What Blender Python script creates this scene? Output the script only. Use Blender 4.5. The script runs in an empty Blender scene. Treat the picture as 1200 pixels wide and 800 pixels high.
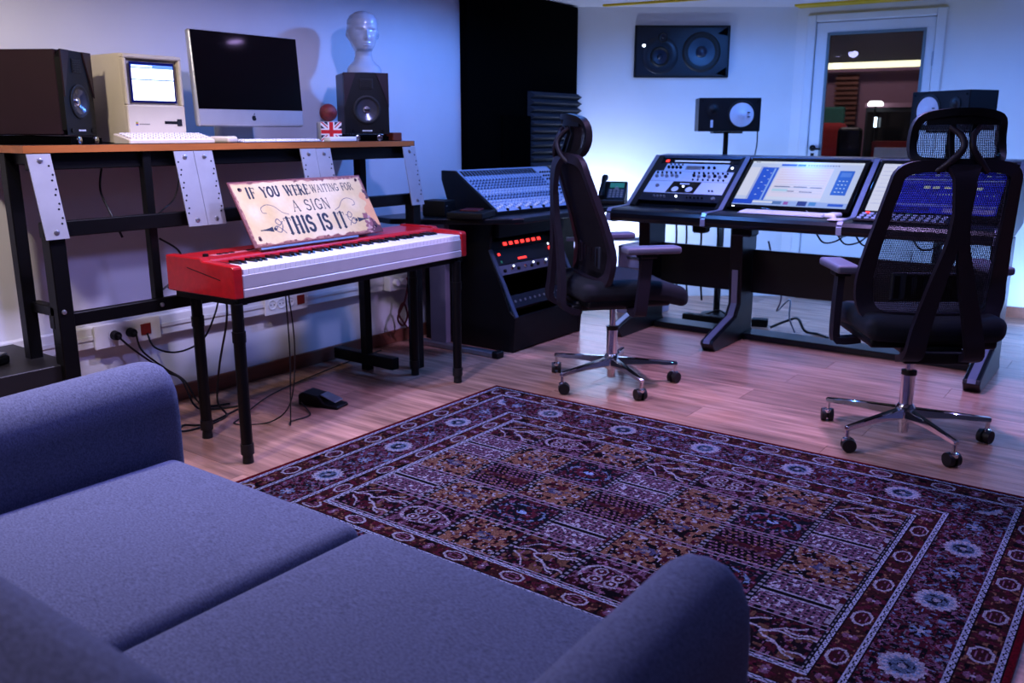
import bpy, bmesh, math, random
import numpy as np
from mathutils import Matrix, Vector

# ------------------------------------------------------------------ camera, world, lights, exposure
SC = bpy.context.scene
COL = SC.collection
PITCH, YAW, CAMH = math.radians(13.458), math.radians(36.60), 1.2
cd = bpy.data.cameras.new('camera'); cam = bpy.data.objects.new('camera', cd); COL.objects.link(cam)
cam.location = (0, 0, CAMH); cam.rotation_euler = (math.pi / 2 - PITCH, 0, YAW)
cd.sensor_width = 36; cd.lens = 30.84; cd.clip_start = 0.02; cd.clip_end = 60
cd.dof.use_dof = True; cd.dof.focus_distance = 2.7; cd.dof.aperture_fstop = 4.5
SC.camera = cam
W = bpy.data.worlds.new('world'); SC.world = W; W.use_nodes = True
W.node_tree.nodes['Background'].inputs[0].default_value = (0.10, 0.13, 0.30, 1)
W.node_tree.nodes['Background'].inputs[1].default_value = 0.02
SC.view_settings.view_transform = 'Standard'; SC.view_settings.look = 'None'
SC.view_settings.gamma = 1; SC.view_settings.use_curve_mapping = False
SC.view_settings.exposure = 0.0
# colours and watts of the room's lamps (the lamps themselves are built further down)
# recessed ceiling downlights: x, y, watts, colour, beam angle
DOWN = [(-2.45, 0.85, 28, (1.0, 0.86, 0.72), 176),
        (-1.98, 1.15, 24, (0.34, 0.32, 1.0), 130),
        (-2.15, 2.60, 24, (0.44, 0.44, 1.0), 176),
        (-0.35, 2.10, 5, (0.18, 0.32, 1.0), 140),
        (-1.25, 3.70, 60, (0.58, 0.40, 1.0), 118),
        (0.60, 4.10, 24, (0.38, 0.34, 1.0), 120),
        (-2.45, 3.75, 30, (0.09, 0.28, 1.0), 176),
        (-2.00, 5.35, 14, (0.06, 0.26, 1.0), 176),
        (0.10, 5.55, 17, (0.06, 0.26, 1.0), 176),
        (0.80, 0.60, 2, (0.30, 0.36, 1.0), 140),
        (-2.35, 2.05, 42, (0.62, 0.56, 1.0), 104)]  # extra narrow lamp, added to brighten the piano and sign
LED_BLUE = (0.26, 0.47, 1.0)

random.seed(7); RNG = np.random.default_rng(7)

# ------------------------------------------------------------------ helpers
def lin(c):
    return tuple(x / 12.92 if x <= 0.04045 else ((x + 0.055) / 1.055) ** 2.4 for x in c[:3])
MATS = {}
def mat(name, col=(0.5, 0.5, 0.5), rough=0.5, metal=0.0, noise=None, bump=None, emit=None, attr=False,
        spec=0.4, trans=0.0, alpha=None, rand=None, coat=0.0, sheen=0.0, stretch=None):
    if name in MATS: return MATS[name]
    m = bpy.data.materials.new(name); m.use_nodes = True
    nt = m.node_tree; N = nt.nodes; L = nt.links
    b = N['Principled BSDF']; out = N['Material Output']
    lc = lin(col) + (1,)
    b.inputs['Base Color'].default_value = lc
    b.inputs['Roughness'].default_value = rough
    b.inputs['Metallic'].default_value = metal
    b.inputs['Specular IOR Level'].default_value = spec
    b.inputs['Transmission Weight'].default_value = trans
    b.inputs['Coat Weight'].default_value = coat
    b.inputs['Sheen Weight'].default_value = sheen
    tc = N.new('ShaderNodeTexCoord')
    src = tc.outputs['Object']
    if stretch:
        mp = N.new('ShaderNodeMapping'); mp.inputs['Scale'].default_value = stretch
        L.new(src, mp.inputs['Vector']); src = mp.outputs['Vector']
    colsock = None
    if attr:
        a = N.new('ShaderNodeAttribute'); a.attribute_name = 'Col'; colsock = a.outputs['Color']
    if noise:
        sc_, lo, hi = noise
        n = N.new('ShaderNodeTexNoise'); n.inputs['Scale'].default_value = sc_; n.inputs['Detail'].default_value = 6
        L.new(src, n.inputs['Vector'])
        r = N.new('ShaderNodeMapRange'); r.inputs['From Min'].default_value = 0.3; r.inputs['From Max'].default_value = 0.7
        r.inputs['To Min'].default_value = lo; r.inputs['To Max'].default_value = hi
        L.new(n.outputs['Fac'], r.inputs['Value'])
        mx = N.new('ShaderNodeMix'); mx.data_type = 'RGBA'; mx.blend_type = 'MULTIPLY'; mx.inputs['Factor'].default_value = 1
        if colsock: L.new(colsock, mx.inputs[6])
        else: mx.inputs[6].default_value = lc
        L.new(r.outputs['Result'], mx.inputs[7]); colsock = mx.outputs[2]
    if rand:
        oi = N.new('ShaderNodeObjectInfo'); rp = N.new('ShaderNodeMapRange')
        rp.inputs['To Min'].default_value = rand[0]; rp.inputs['To Max'].default_value = rand[1]
        L.new(oi.outputs['Random'], rp.inputs['Value'])
        mx = N.new('ShaderNodeMix'); mx.data_type = 'RGBA'; mx.blend_type = 'MULTIPLY'; mx.inputs['Factor'].default_value = 1
        if colsock: L.new(colsock, mx.inputs[6])
        else: mx.inputs[6].default_value = lc
        L.new(rp.outputs['Result'], mx.inputs[7]); colsock = mx.outputs[2]
    if colsock: L.new(colsock, b.inputs['Base Color'])
    if emit:
        b.inputs['Emission Strength'].default_value = emit[1]
        if emit[0] is None: L.new(colsock, b.inputs['Emission Color'])
        else: b.inputs['Emission Color'].default_value = tuple(emit[0]) + (1,)
    if bump:
        n2 = N.new('ShaderNodeTexNoise'); n2.inputs['Scale'].default_value = bump[0]; n2.inputs['Detail'].default_value = 4
        L.new(src, n2.inputs['Vector'])
        bp = N.new('ShaderNodeBump'); bp.inputs['Strength'].default_value = bump[1]; bp.inputs['Distance'].default_value = 0.002
        L.new(n2.outputs['Fac'], bp.inputs['Height']); L.new(bp.outputs['Normal'], b.inputs['Normal'])
    if alpha is not None:
        b.inputs['Alpha'].default_value = alpha
    MATS[name] = m
    return m

def unit(v): v = np.array(v, float); return v / (np.linalg.norm(v) or 1)
class MB:
    """collects shapes for ONE mesh object"""
    def __init__(s): s.v = []; s.f = []; s.T = None
    def add(s, vs, fs):
        o = len(s.v)
        if s.T is not None: vs = [tuple(s.T @ Vector(p)) for p in vs]
        s.v += [tuple(map(float, p)) for p in vs]; s.f += [tuple(i + o for i in f) for f in fs]
        return s
    def box(s, x0, x1, y0, y1, z0, z1):
        x0, x1 = sorted((x0, x1)); y0, y1 = sorted((y0, y1)); z0, z1 = sorted((z0, z1))
        return s.add([(x0,y0,z0),(x1,y0,z0),(x1,y1,z0),(x0,y1,z0),(x0,y0,z1),(x1,y0,z1),(x1,y1,z1),(x0,y1,z1)],
                     [(3,2,1,0),(4,5,6,7),(0,1,5,4),(1,2,6,5),(2,3,7,6),(3,0,4,7)])
    def cyl(s, p0, p1, r, r2=None, n=14):
        r2 = r if r2 is None else r2
        p0 = np.array(p0, float); p1 = np.array(p1, float); d = unit(p1 - p0)
        a = unit(np.cross(d, (0,0,1) if abs(d[2]) < .9 else (1,0,0))); b = np.cross(d, a)
        vs = []
        for p, q in ((p0, r), (p1, r2)):
            vs += [p + q * (a * math.cos(2*math.pi*i/n) + b * math.sin(2*math.pi*i/n)) for i in range(n)]
        fs = [(i, (i+1) % n, n + (i+1) % n, n + i) for i in range(n)] + [tuple(range(n))[::-1], tuple(range(n, 2*n))]
        return s.add(vs, fs)
    def tube(s, pts, r, n=8, smooth=0):
        pts = [np.array(p, float) for p in pts]
        if smooth: pts = crom(pts, smooth)
        rr = r if hasattr(r, '__len__') else [r] * len(pts)
        if len(rr) != len(pts): rr = np.interp(np.linspace(0,1,len(pts)), np.linspace(0,1,len(rr)), rr)
        vs, fs = [], []
        t0 = unit(pts[1] - pts[0]); a = unit(np.cross(t0, (0,0,1) if abs(t0[2]) < .9 else (1,0,0)))
        for i, p in enumerate(pts):
            t = unit(pts[min(i+1, len(pts)-1)] - pts[max(i-1, 0)])
            a = unit(a - t * np.dot(a, t)); b = np.cross(t, a)
            vs += [p + rr[i] * (a*math.cos(2*math.pi*k/n) + b*math.sin(2*math.pi*k/n)) for k in range(n)]
        for i in range(len(pts)-1):
            for k in range(n):
                fs.append((i*n+k, i*n+(k+1)%n, (i+1)*n+(k+1)%n, (i+1)*n+k))
        fs += [tuple(range(n))[::-1], tuple(range((len(pts)-1)*n, len(pts)*n))]
        return s.add(vs, fs)
    def sweep(s, pts, w, t, side=(1,0,0), smooth=0, closed=False, normals=None):
        """flat strap of width w along side and thickness t"""
        pts = [np.array(p, float) for p in pts]
        if smooth: pts = crom(pts, smooth, closed)
        n = len(pts); ww = w if hasattr(w, '__len__') else [w, w]
        ww = np.interp(np.linspace(0,1,n), np.linspace(0,1,len(ww)), ww)
        vs, fs = [], []
        for i, p in enumerate(pts):
            T = unit(pts[(i+1) % n if closed else min(i+1, n-1)] - pts[(i-1) % n if closed else max(i-1, 0)])
            if side == 'loop': S = unit(np.cross(T, (0,1,0)))
            else: S = unit(np.array(side, float) - T*np.dot(side, T))
            Nn = np.cross(T, S)
            for a, b in ((-1,-1),(1,-1),(1,1),(-1,1)): vs.append(p + S*a*ww[i]/2 + Nn*b*t/2)
        for i in range(n if closed else n-1):
            j = (i+1) % n
            for k in range(4): fs.append((i*4+k, i*4+(k+1)%4, j*4+(k+1)%4, j*4+k))
        if not closed: fs += [(3,2,1,0), tuple((n-1)*4+k for k in range(4))]
        return s.add(vs, fs)
    def prism(s, poly, lo, hi, axis='y'):
        """polygon in the two other axes, extruded along axis"""
        def P(a, b, c): return {'x': (c,a,b), 'y': (a,c,b), 'z': (a,b,c)}[axis]
        n = len(poly)
        vs = [P(a,b,lo) for a,b in poly] + [P(a,b,hi) for a,b in poly]
        return s.add(vs, [(i,(i+1)%n,n+(i+1)%n,n+i) for i in range(n)] + [tuple(range(n))[::-1], tuple(range(n,2*n))])
    def lathe(s, prof, c=(0,0,0), axis='z', n=24, close=True):
        """profile of (radius, height) turned round an axis"""
        vs, fs = [], []
        def P(r, h, a):
            x, y = r*math.cos(a), r*math.sin(a)
            q = {'z': (x,y,h), 'y': (x,h,y), 'x': (h,x,y)}[axis]
            return (c[0]+q[0], c[1]+q[1], c[2]+q[2])
        for r, h in prof: vs += [P(r, h, 2*math.pi*k/n) for k in range(n)]
        m = len(prof)
        for i in range(m-1):
            for k in range(n): fs.append((i*n+k, i*n+(k+1)%n, (i+1)*n+(k+1)%n, (i+1)*n+k))
        if close:
            fs.append(tuple(range(n))[::-1]); fs.append(tuple(range((m-1)*n, m*n)))
        return s.add(vs, fs)
    def ball(s, c, r, nu=16, nv=10):
        r = r if hasattr(r, '__len__') else (r,r,r)
        vs = [(c[0], c[1], c[2]-r[2])]
        for j in range(1, nv):
            t = math.pi*j/nv
            vs += [(c[0]+r[0]*math.sin(t)*math.cos(2*math.pi*k/nu), c[1]+r[1]*math.sin(t)*math.sin(2*math.pi*k/nu), c[2]-r[2]*math.cos(t)) for k in range(nu)]
        vs.append((c[0], c[1], c[2]+r[2])); L = len(vs)-1
        fs = [(0, 1+(k+1)%nu, 1+k) for k in range(nu)]
        for j in range(nv-2):
            for k in range(nu): fs.append((1+j*nu+k, 1+j*nu+(k+1)%nu, 1+(j+1)*nu+(k+1)%nu, 1+(j+1)*nu+k))
        fs += [(L, 1+(nv-2)*nu+k, 1+(nv-2)*nu+(k+1)%nu) for k in range(nu)]
        return s.add(vs, fs)
    def rbox(s, x0, x1, y0, y1, z0, z1, r, seg=3, mid=1, crown=0.0, sag=None):
        """box with rounded edges, optional domed top"""
        lo = (x0,y0,z0); hi = (x1,y1,z1)
        r = min(r, (x1-x0)/2.01, (y1-y0)/2.01, (z1-z0)/2.01)
        ax = []
        for a in range(3):
            l = [lo[a] + r*i/seg for i in range(seg)]
            h = [hi[a] - r*i/seg for i in range(seg)][::-1]
            m = [lo[a]+r + (hi[a]-lo[a]-2*r)*i/mid for i in range(mid+1)]
            ax.append(l + m + h)
        idx = {}; vs = []; fs = []
        def V(i, j, k):
            key = (i,j,k)
            if key in idx: return idx[key]
            p = np.array([ax[0][i], ax[1][j], ax[2][k]])
            q = np.array([min(max(p[a], lo[a]+r), hi[a]-r) for a in range(3)])
            d = p - q; l = np.linalg.norm(d)
            if l > 1e-9: p = q + d/l*r
            if crown and p[2] > (z0+z1)/2:
                u = 2*(p[0]-x0)/(x1-x0)-1; v = 2*(p[1]-y0)/(y1-y0)-1
                p[2] += crown*(1-u*u)*(1-v*v)
            idx[key] = len(vs); vs.append(tuple(p)); return idx[key]
        n = [len(a)-1 for a in ax]
        for i in range(n[0]):
            for j in range(n[1]):
                fs.append((V(i,j,0),V(i,j+1,0),V(i+1,j+1,0),V(i+1,j,0)))
                fs.append((V(i,j,n[2]),V(i+1,j,n[2]),V(i+1,j+1,n[2]),V(i,j+1,n[2])))
        for i in range(n[0]):
            for k in range(n[2]):
                fs.append((V(i,0,k),V(i+1,0,k),V(i+1,0,k+1),V(i,0,k+1)))
                fs.append((V(i,n[1],k),V(i,n[1],k+1),V(i+1,n[1],k+1),V(i+1,n[1],k)))
        for j in range(n[1]):
            for k in range(n[2]):
                fs.append((V(0,j,k),V(0,j,k+1),V(0,j+1,k+1),V(0,j+1,k)))
                fs.append((V(n[0],j,k),V(n[0],j+1,k),V(n[0],j+1,k+1),V(n[0],j,k+1)))
        return s.add(vs, fs)
    def build(s, name, m, parent=None, smooth=None, bevel=0.0, bseg=1, world=False, kind=None):
        me = bpy.data.meshes.new(name)
        vs = s.v
        if world and parent is not None:
            inv = ROOTM[top(parent).name].inverted(); vs = [tuple(inv @ Vector(p)) for p in vs]
        me.from_pydata(vs, [], s.f); me.update()
        if bevel:
            bm = bmesh.new(); bm.from_mesh(me)
            ed = [e for e in bm.edges if len(e.link_faces) == 2 and e.calc_face_angle(0) > 0.6]
            bmesh.ops.bevel(bm, geom=ed, offset=bevel, segments=bseg, affect='EDGES', profile=0.5, clamp_overlap=True)
            bm.to_mesh(me); bm.free()
        if smooth is not None:
            me.polygons.foreach_set('use_smooth', [True]*len(me.polygons)); me.set_sharp_from_angle(angle=math.radians(smooth))
        if m: me.materials.append(m)
        o = bpy.data.objects.new(name, me); COL.objects.link(o)
        if parent is not None: o.parent = parent
        if kind: o['kind'] = kind
        return o
def crom(P, k, closed=False):
    P = [np.array(p, float) for p in P]; n = len(P); out = []
    for i in range(n if closed else n-1):
        p0 = P[(i-1) % n] if closed else P[max(i-1,0)]; p1 = P[i]; p2 = P[(i+1) % n]; p3 = P[(i+2) % n] if closed else P[min(i+2,n-1)]
        for j in range(k):
            t = j/k
            out.append(.5*((2*p1)+(-p0+p2)*t+(2*p0-5*p1+4*p2-p3)*t*t+(-p0+3*p1-3*p2+p3)*t**3))
    if not closed: out.append(P[-1])
    return out
ROOTM = {}
def top(o):
    while o.parent is not None: o = o.parent
    return o
def tag(o, label, cat, group=None):
    o['label'] = label; o['category'] = cat
    if group: o['group'] = group
    return o
def thing(name, label, cat, loc=(0,0,0), rz=0.0, group=None):
    o = bpy.data.objects.new(name, None); COL.objects.link(o); o.empty_display_size = .1
    o.location = loc; o.rotation_euler = (0,0,rz); ROOTM[o.name] = Matrix.Translation(Vector(loc)) @ Matrix.Rotation(rz, 4, 'Z')
    return tag(o, label, cat, group)
def one(mb, name, m, label, cat, loc, rz=0.0, group=None, **k):
    """a thing that is a single mesh; mb is in local coordinates about loc"""
    o = mb.build(name, m, None, **k); o.location = loc; o.rotation_euler = (0,0,rz)
    return tag(o, label, cat, group)
def struct(o): o['kind'] = 'structure'; return o
def child_copy(src, parent, loc=None):
    c = src.copy(); COL.objects.link(c); c.parent = parent
    if loc is not None: c.location = loc
    return c
# pixels of the photograph (1200x800) to points on a plane the thing stands on
FPX = 1028.0
_f = np.array([-math.sin(YAW)*math.cos(PITCH), math.cos(YAW)*math.cos(PITCH), -math.sin(PITCH)])
_r = np.array([math.cos(YAW), math.sin(YAW), 0]); _u = np.cross(_r, _f)
def ray(x, y): return _f + _r*(x-600)/FPX - _u*(y-400)/FPX
def onz(x, y, z=0.0): d = ray(x, y); return np.array([0,0,CAMH]) + d*(z-CAMH)/d[2]
def onx(x, y, X): d = ray(x, y); return np.array([0,0,CAMH]) + d*X/d[0]
def ony(x, y, Y): d = ray(x, y); return np.array([0,0,CAMH]) + d*Y/d[1]

# painted flat prints: an array of colours laid as a grid of small faces
def painted(name, img, m, parent, M4, wid, hei):
    h, w = img.shape[:2]
    xs = np.linspace(0, wid, w+1); ys = np.linspace(0, hei, h+1)
    X, Y = np.meshgrid(xs, ys); P = np.stack([X.ravel(), Y.ravel(), np.zeros(X.size), np.ones(X.size)], 1)
    P = (P @ np.array(M4).T)[:, :3]
    i = np.arange(h*w); r = i // w; c = i % w; a = r*(w+1)+c
    F = np.stack([a, a+1, a+w+2, a+w+1], 1)
    me = bpy.data.meshes.new(name)
    me.vertices.add(len(P)); me.vertices.foreach_set('co', P.astype(np.float32).ravel())
    me.loops.add(F.size); me.loops.foreach_set('vertex_index', F.ravel().astype(np.int32))
    me.polygons.add(len(F)); me.polygons.foreach_set('loop_start', np.arange(0, F.size, 4, dtype=np.int32))
    me.update(calc_edges=True)
    at = me.attributes.new('Col', 'FLOAT_COLOR', 'FACE')
    g = img[::-1].reshape(-1, 3); g = np.where(g <= .04045, g/12.92, ((g+.055)/1.055)**2.4)
    at.data.foreach_set('color', np.concatenate([g, np.ones((len(g),1))], 1).astype(np.float32).ravel())
    me.materials.append(m)
    o = bpy.data.objects.new(name, me); COL.objects.link(o); o.parent = parent
    return o
def vnoise(h, w, ch, cw=None):
    cw = cw or ch
    gh, gw = int(h/ch)+3, int(w/cw)+3
    g = RNG.random((gh, gw)); y = np.arange(h)/ch; x = np.arange(w)/cw
    yi = y.astype(int); xi = x.astype(int); fy = (y-yi)[:,None]; fx = (x-xi)[None]
    fy = fy*fy*(3-2*fy); fx = fx*fx*(3-2*fx)
    a = g[yi][:,xi]; b = g[yi][:,xi+1]; c = g[yi+1][:,xi]; d = g[yi+1][:,xi+1]
    return (a*(1-fx)+b*fx)*(1-fy)+(c*(1-fx)+d*fx)*fy
def rect(img, x0, x1, y0, y1, c):
    """rectangle in 0..1 of the picture, y down"""
    h, w = img.shape[:2]; img[int(y0*h):max(int(y1*h), int(y0*h)+1), int(x0*w):max(int(x1*w), int(x0*w)+1)] = c

# ------------------------------------------------------------------ materials
M_WALL = mat('wall_paint', (0.80,0.80,0.82), 0.75, noise=(2.5,.95,1.03), bump=(180,.12))
M_CEIL = mat('ceiling_paint', (0.78,0.76,0.78), 0.8, noise=(2,.96,1.02))
M_TRIMW = mat('white_plastic', (0.82,0.82,0.83), 0.45, noise=(8,.96,1.02))
M_BASEB = mat('wood_baseboard', (0.46,0.27,0.20), 0.45, noise=(6,.8,1.1), stretch=(6,.6,6))
M_PLANK = mat('laminate_oak', (0.76,0.57,0.48), 0.27, noise=(3.0,.42,1.16), bump=(40,.06), rand=(.66,1.08), stretch=(.8,8,8))
M_BLACK = mat('black_satin', (0.014,0.015,0.020), 0.5, spec=.25, noise=(20,.85,1.1))
M_BLKMET = mat('black_metal', (0.018,0.018,0.023), 0.42, spec=.2, noise=(30,.85,1.1))
M_MATTE = mat('black_cloth', (0.008,0.008,0.010), 1.0, spec=.03, noise=(60,.7,1.2))
M_FOAM = mat('charcoal_foam', (0.16,0.17,0.20), 0.9, noise=(120,.8,1.1), bump=(300,.2))
M_CHROME = mat('chrome', (0.86,0.86,0.88), 0.10, 1.0, noise=(10,.95,1.0))
M_STEEL = mat('brushed_steel', (0.66,0.67,0.70), 0.32, 0.9, noise=(30,.9,1.05))
M_PLATE = mat('grey_perforated_steel', (0.62,0.63,0.66), 0.42, 0.35, noise=(14,.93,1.04))
M_OAK = mat('varnished_wood', (0.62,0.36,0.17), 0.38, noise=(5,.75,1.1), stretch=(6,.8,6))
M_OAKTOP = mat('dark_bench_laminate', (0.16,0.10,0.11), 0.40, noise=(5,.8,1.1), stretch=(6,.8,6))
M_BROWN = mat('dark_brown_vinyl', (0.14,0.08,0.11), 0.42, spec=.3, noise=(10,.9,1.08))
M_SOFA = mat('slate_fabric', (0.36,0.38,0.48), 0.95, noise=(150,.62,1.32), bump=(260,.5), spec=.2, stretch=(1,2.2,1.6))
M_RED = mat('red_stained_wood', (0.66,0.07,0.10), 0.32, noise=(7,.82,1.1), stretch=(6,.8,6), coat=.2)
M_IVORY = mat('white_keys', (0.90,0.89,0.88), 0.28, noise=(9,.98,1.01))
M_EBONY = mat('black_keys', (0.02,0.02,0.02), 0.3, noise=(9,.9,1.1))
M_RAIL = mat('pale_silver_rail', (0.72,0.69,0.70), 0.4, .2, noise=(12,.96,1.03))
M_BEIGE = mat('beige_plastic', (0.76,0.72,0.64), 0.5, noise=(12,.97,1.02))
M_ALU = mat('aluminium', (0.74,0.75,0.78), 0.34, 0.6, noise=(20,.97,1.02))
M_GLOSS = mat('black_glass', (0.008,0.008,0.012), 0.06, noise=(4,.9,1.1))
M_CONE = mat('driver_cone', (0.10,0.10,0.12), 0.35, noise=(20,.9,1.1))
M_DCONE = mat('glossy_grey_cone', (0.30,0.31,0.36), 0.22, .5, noise=(20,.95,1.05))
M_RUBBER = mat('driver_rubber', (0.025,0.025,0.03), 0.55, noise=(20,.9,1.1))
M_WHITECONE = mat('white_paper_cone', (0.86,0.87,0.90), 0.7, noise=(30,.95,1.02))
M_MESHF = mat('mesh_strand', (0.06,0.045,0.06), 0.8, noise=(400,.8,1.2), spec=.2)
M_CHAIR = mat('chair_plastic', (0.10,0.075,0.11), 0.5, spec=.3, noise=(25,.92,1.06))
M_SEAT = mat('seat_cloth', (0.03,0.05,0.08), 0.85, noise=(200,.8,1.2), bump=(300,.2))
M_PAD = mat('arm_pad', (0.36,0.36,0.42), 0.5, noise=(30,.95,1.05))
M_CONSOLE = mat('console_black', (0.02,0.03,0.045), 0.36, noise=(15,.88,1.1))
M_TRIMB = mat('console_edge', (0.60,0.63,0.72), 0.33, .7, noise=(15,.95,1.03))
M_CABLE = mat('black_cable', (0.02,0.02,0.022), 0.5, noise=(30,.9,1.1))
M_HEAD = mat('glossy_glass_head', (0.62,0.68,0.75), 0.12, noise=(6,.95,1.03), coat=.8)
M_LEDR = mat('red_led', (0.9,0.1,0.08), .4, emit=((1.0,.035,.03), 2.6), noise=(5,.95,1))
M_LEDW = mat('white_led', (0.9,0.95,1), .4, emit=((.75,.85,1.0), 6), noise=(5,.95,1))
M_LEDG = mat('green_led', (0.2,0.5,0.4), .4, emit=((.05,.5,.3), .12), noise=(5,.95,1))
M_YELLOW = mat('yellow_paint', (0.80,0.66,0.03), 0.5, noise=(6,.92,1.04))
M_GLASS = mat('door_glass', (0.9,0.95,0.97), 0.0, trans=1.0, noise=(3,.99,1.0))
M_GLASS.node_tree.nodes['Principled BSDF'].inputs['IOR'].default_value = 1.45
M_PRINT = mat('flat_print', (1,1,1), .55, attr=True, noise=(60,.93,1.03))
M_RUG = mat('wool_pile', (1,1,1), 1.0, attr=True, noise=(350,.75,1.2), bump=(500,.4), spec=.05)
M_SCREEN = mat('lit_screen', (1,1,1), .25, attr=True, noise=(5,.99,1.0), emit=(None, .78))
def _screen():
    nt = M_SCREEN.node_tree; b = nt.nodes['Principled BSDF']
    for l in list(b.inputs['Base Color'].links): nt.links.remove(l)
    b.inputs['Base Color'].default_value = (0.01,0.01,0.015,1)
_screen()

# ------------------------------------------------------------------ the room
WX = -3.53; CZ = 2.045
SO0 = np.array([WX, 5.47]); SO1 = np.array([-2.27, 6.406])       # angled soffit wall that holds the big monitor
DW = unit((1, .108)); DWA = math.atan2(DW[1], DW[0])              # direction of the wall that holds the door
RX, FY = 2.2, -1.7                                                # right wall, wall behind the camera
DEND = SO1 + DW*((RX-SO1[0])/DW[0])

fl = struct(MB().box(WX-.2, RX+.2, FY-.2, 10.6, -.10, -.013).build('floor', M_PLANK))
pw, pl, gap = .192, 1.285, .0008
rows = int((6.95+0.1)/pw)+1
plank_mesh = {}
for r in range(rows):
    y0 = -.10 + r*pw
    off = (r*0.47 % 1.0)*pl
    x = WX - off
    while x < 1.5:
        a, b = max(x, WX), min(x+pl, 1.5)
        x += pl
        if b-a < .05: continue
        key = round(b-a, 3)
        if key not in plank_mesh:
            o = MB().box(gap, b-a-gap, gap, pw-gap, -.012, 0).build('plank', M_PLANK, fl)
            plank_mesh[key] = o
        else: o = child_copy(plank_mesh[key], fl)
        o.location = (a, y0, 0)
struct(MB().box(WX-.15, WX, FY-.15, 5.6, -.1, CZ).build('wall_left', M_WALL))
struct(MB().box(RX, RX+.15, FY-.15, 7.2, -.1, CZ).build('wall_right', mat('unseen_wall_dark_grey',(.34,.35,.40),.95,noise=(60,.9,1.08))))  # unseen wall, dark finish added to cut bounced light
struct(MB().box(WX-.15, RX+.15, FY-.15, FY, -.1, CZ).build('wall_front', mat('unseen_wall_dark_grey')))  # unseen too, same added dark finish against bounced light
def alongwall(p, d, nrm, a0, a1, z0, z1, t0, t1, mb=None):
    mb = mb or MB(); vs = []
    for z in (z0, z1):
        for a, t in ((a0,t0),(a1,t0),(a1,t1),(a0,t1)):
            q = p + d*a + nrm*t; vs.append((q[0], q[1], z))
    return mb.add(vs, [(3,2,1,0),(4,5,6,7),(0,1,5,4),(1,2,6,5),(2,3,7,6),(3,0,4,7)])
sd = unit(SO1-SO0); sn = np.array([sd[1], -sd[0]])                # sn points into the room
SL = float(np.linalg.norm(SO1-SO0))
struct(alongwall(SO0, sd, sn, -.1, SL+.02, -.1, CZ+.05, -.15, 0).build('wall_soffit', M_WALL))
dn = np.array([DW[1], -DW[0]]); DL = float(np.linalg.norm(DEND-SO1))
# wall with the door opening: door frame outer 0.075 .. 0.955 along the wall, top 1.985
wb = MB(); D0, D1, DT = .075, .955, 1.985
alongwall(SO1, DW, dn, 0, D0, -.1, CZ+.05, -.14, 0, wb); alongwall(SO1, DW, dn, D1, DL, -.1, CZ+.05, -.14, 0, wb)
alongwall(SO1, DW, dn, D0, D1, DT, CZ+.05, -.14, 0, wb)
struct(wb.build('wall_back', M_WALL))
mbb = MB(); alongwall(SO1, DW, dn, D1, DL, 0, .07, 0, .014, mbb)
struct(mbb.build('baseboard_back', M_BASEB))
struct(MB().box(WX, WX+.014, FY, 4.2, 0, .075).build('baseboard_left', M_BASEB, bevel=.004))
q_ = DEND-dn*.1; struct(MB().prism([(WX-.1,FY-.1),(RX+.1,FY-.1),(q_[0]+.1,q_[1]),(SO1[0]-.03,SO1[1]+.1),(WX-.1,SO0[1]+.05)],CZ,CZ+.1,'z').build('ceiling', M_CEIL))
# yellow trims where the ceiling panels meet the walls
def trim(nm, a, b, w):
    a = np.array(a); b = np.array(b); d = unit(b-a); n2 = np.array([d[1], -d[0]])
    struct(alongwall(a, d, n2, 0, float(np.linalg.norm(b-a)), CZ-.012, CZ, -w/2, w/2).build(nm, M_YELLOW))
trim('trim_1', (-3.30,5.50), (-2.60,5.62), .045)
trim('trim_2', (-2.25,6.33), (-1.00,6.445), .14)
# cable trunking along the left wall
tk = struct(MB().box(WX, WX+.035, FY, 3.95, .325, .415).build('trim_3', M_TRIMW, bevel=.004))
MB().box(WX+.035, WX+.040, FY, 3.95, .362, .378).build('cover_strip', M_TRIMW, tk)

# ---- door with a window, and the booth behind it
dr = struct(bpy.data.objects.new('door_1', None)); COL.objects.link(dr)
dr.location = (SO1[0], SO1[1], 0); dr.rotation_euler = (0,0,DWA); ROOTM['door_1'] = Matrix.Translation((SO1[0],SO1[1],0)) @ Matrix.Rotation(DWA,4,'Z')
M_DOOR = mat('door_paint', (0.78,0.79,0.82), .5, noise=(3,.97,1.02))
mb = MB().box(D0,D0+.06,-.02,.12,0,DT).box(D1-.06,D1,-.02,.12,0,DT).box(D0+.06,D1-.06,-.02,.12,DT-.05,DT)
mb.build('door_frame', M_DOOR, dr, bevel=.006)
lx0, lx1, lz = D0+.064, D1-.064, DT-.056
gx0, gx1, gz0, gz1 = .225, .828, .55, 1.85
MB().box(lx0,gx0,.0,.05,.01,lz).box(gx1,lx1,.0,.05,.01,lz).box(gx0,gx1,.0,.05,.01,gz0).box(gx0,gx1,.0,.05,gz1,lz).build('door_leaf', M_DOOR, dr)
MB().box(gx0-.012,gx0+.006,-.006,.0,gz0,gz1).box(gx1-.006,gx1+.012,-.006,.0,gz0,gz1).box(gx0-.012,gx1+.012,-.006,0,gz1-.006,gz1+.012).box(gx0-.012,gx1+.012,-.006,0,gz0-.012,gz0+.006).build('glazing_bead', mat('grey_gasket',(.35,.42,.46),.6,noise=(5,.95,1.05)), dr)
MB().box(gx0,gx1,.020,.026,gz0,gz1).build('pane', M_GLASS, dr)
hd = MB().cyl((.172,0,1.085),(.172,-.008,1.085),.022).cyl((.172,-.008,1.085),(.172,-.04,1.085),.008).tube([(.172,-.04,1.085),(.185,-.046,1.08),(.235,-.046,1.08)],.008,smooth=4)
hd.build('door_handle', M_BLKMET, dr, smooth=40)
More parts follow.
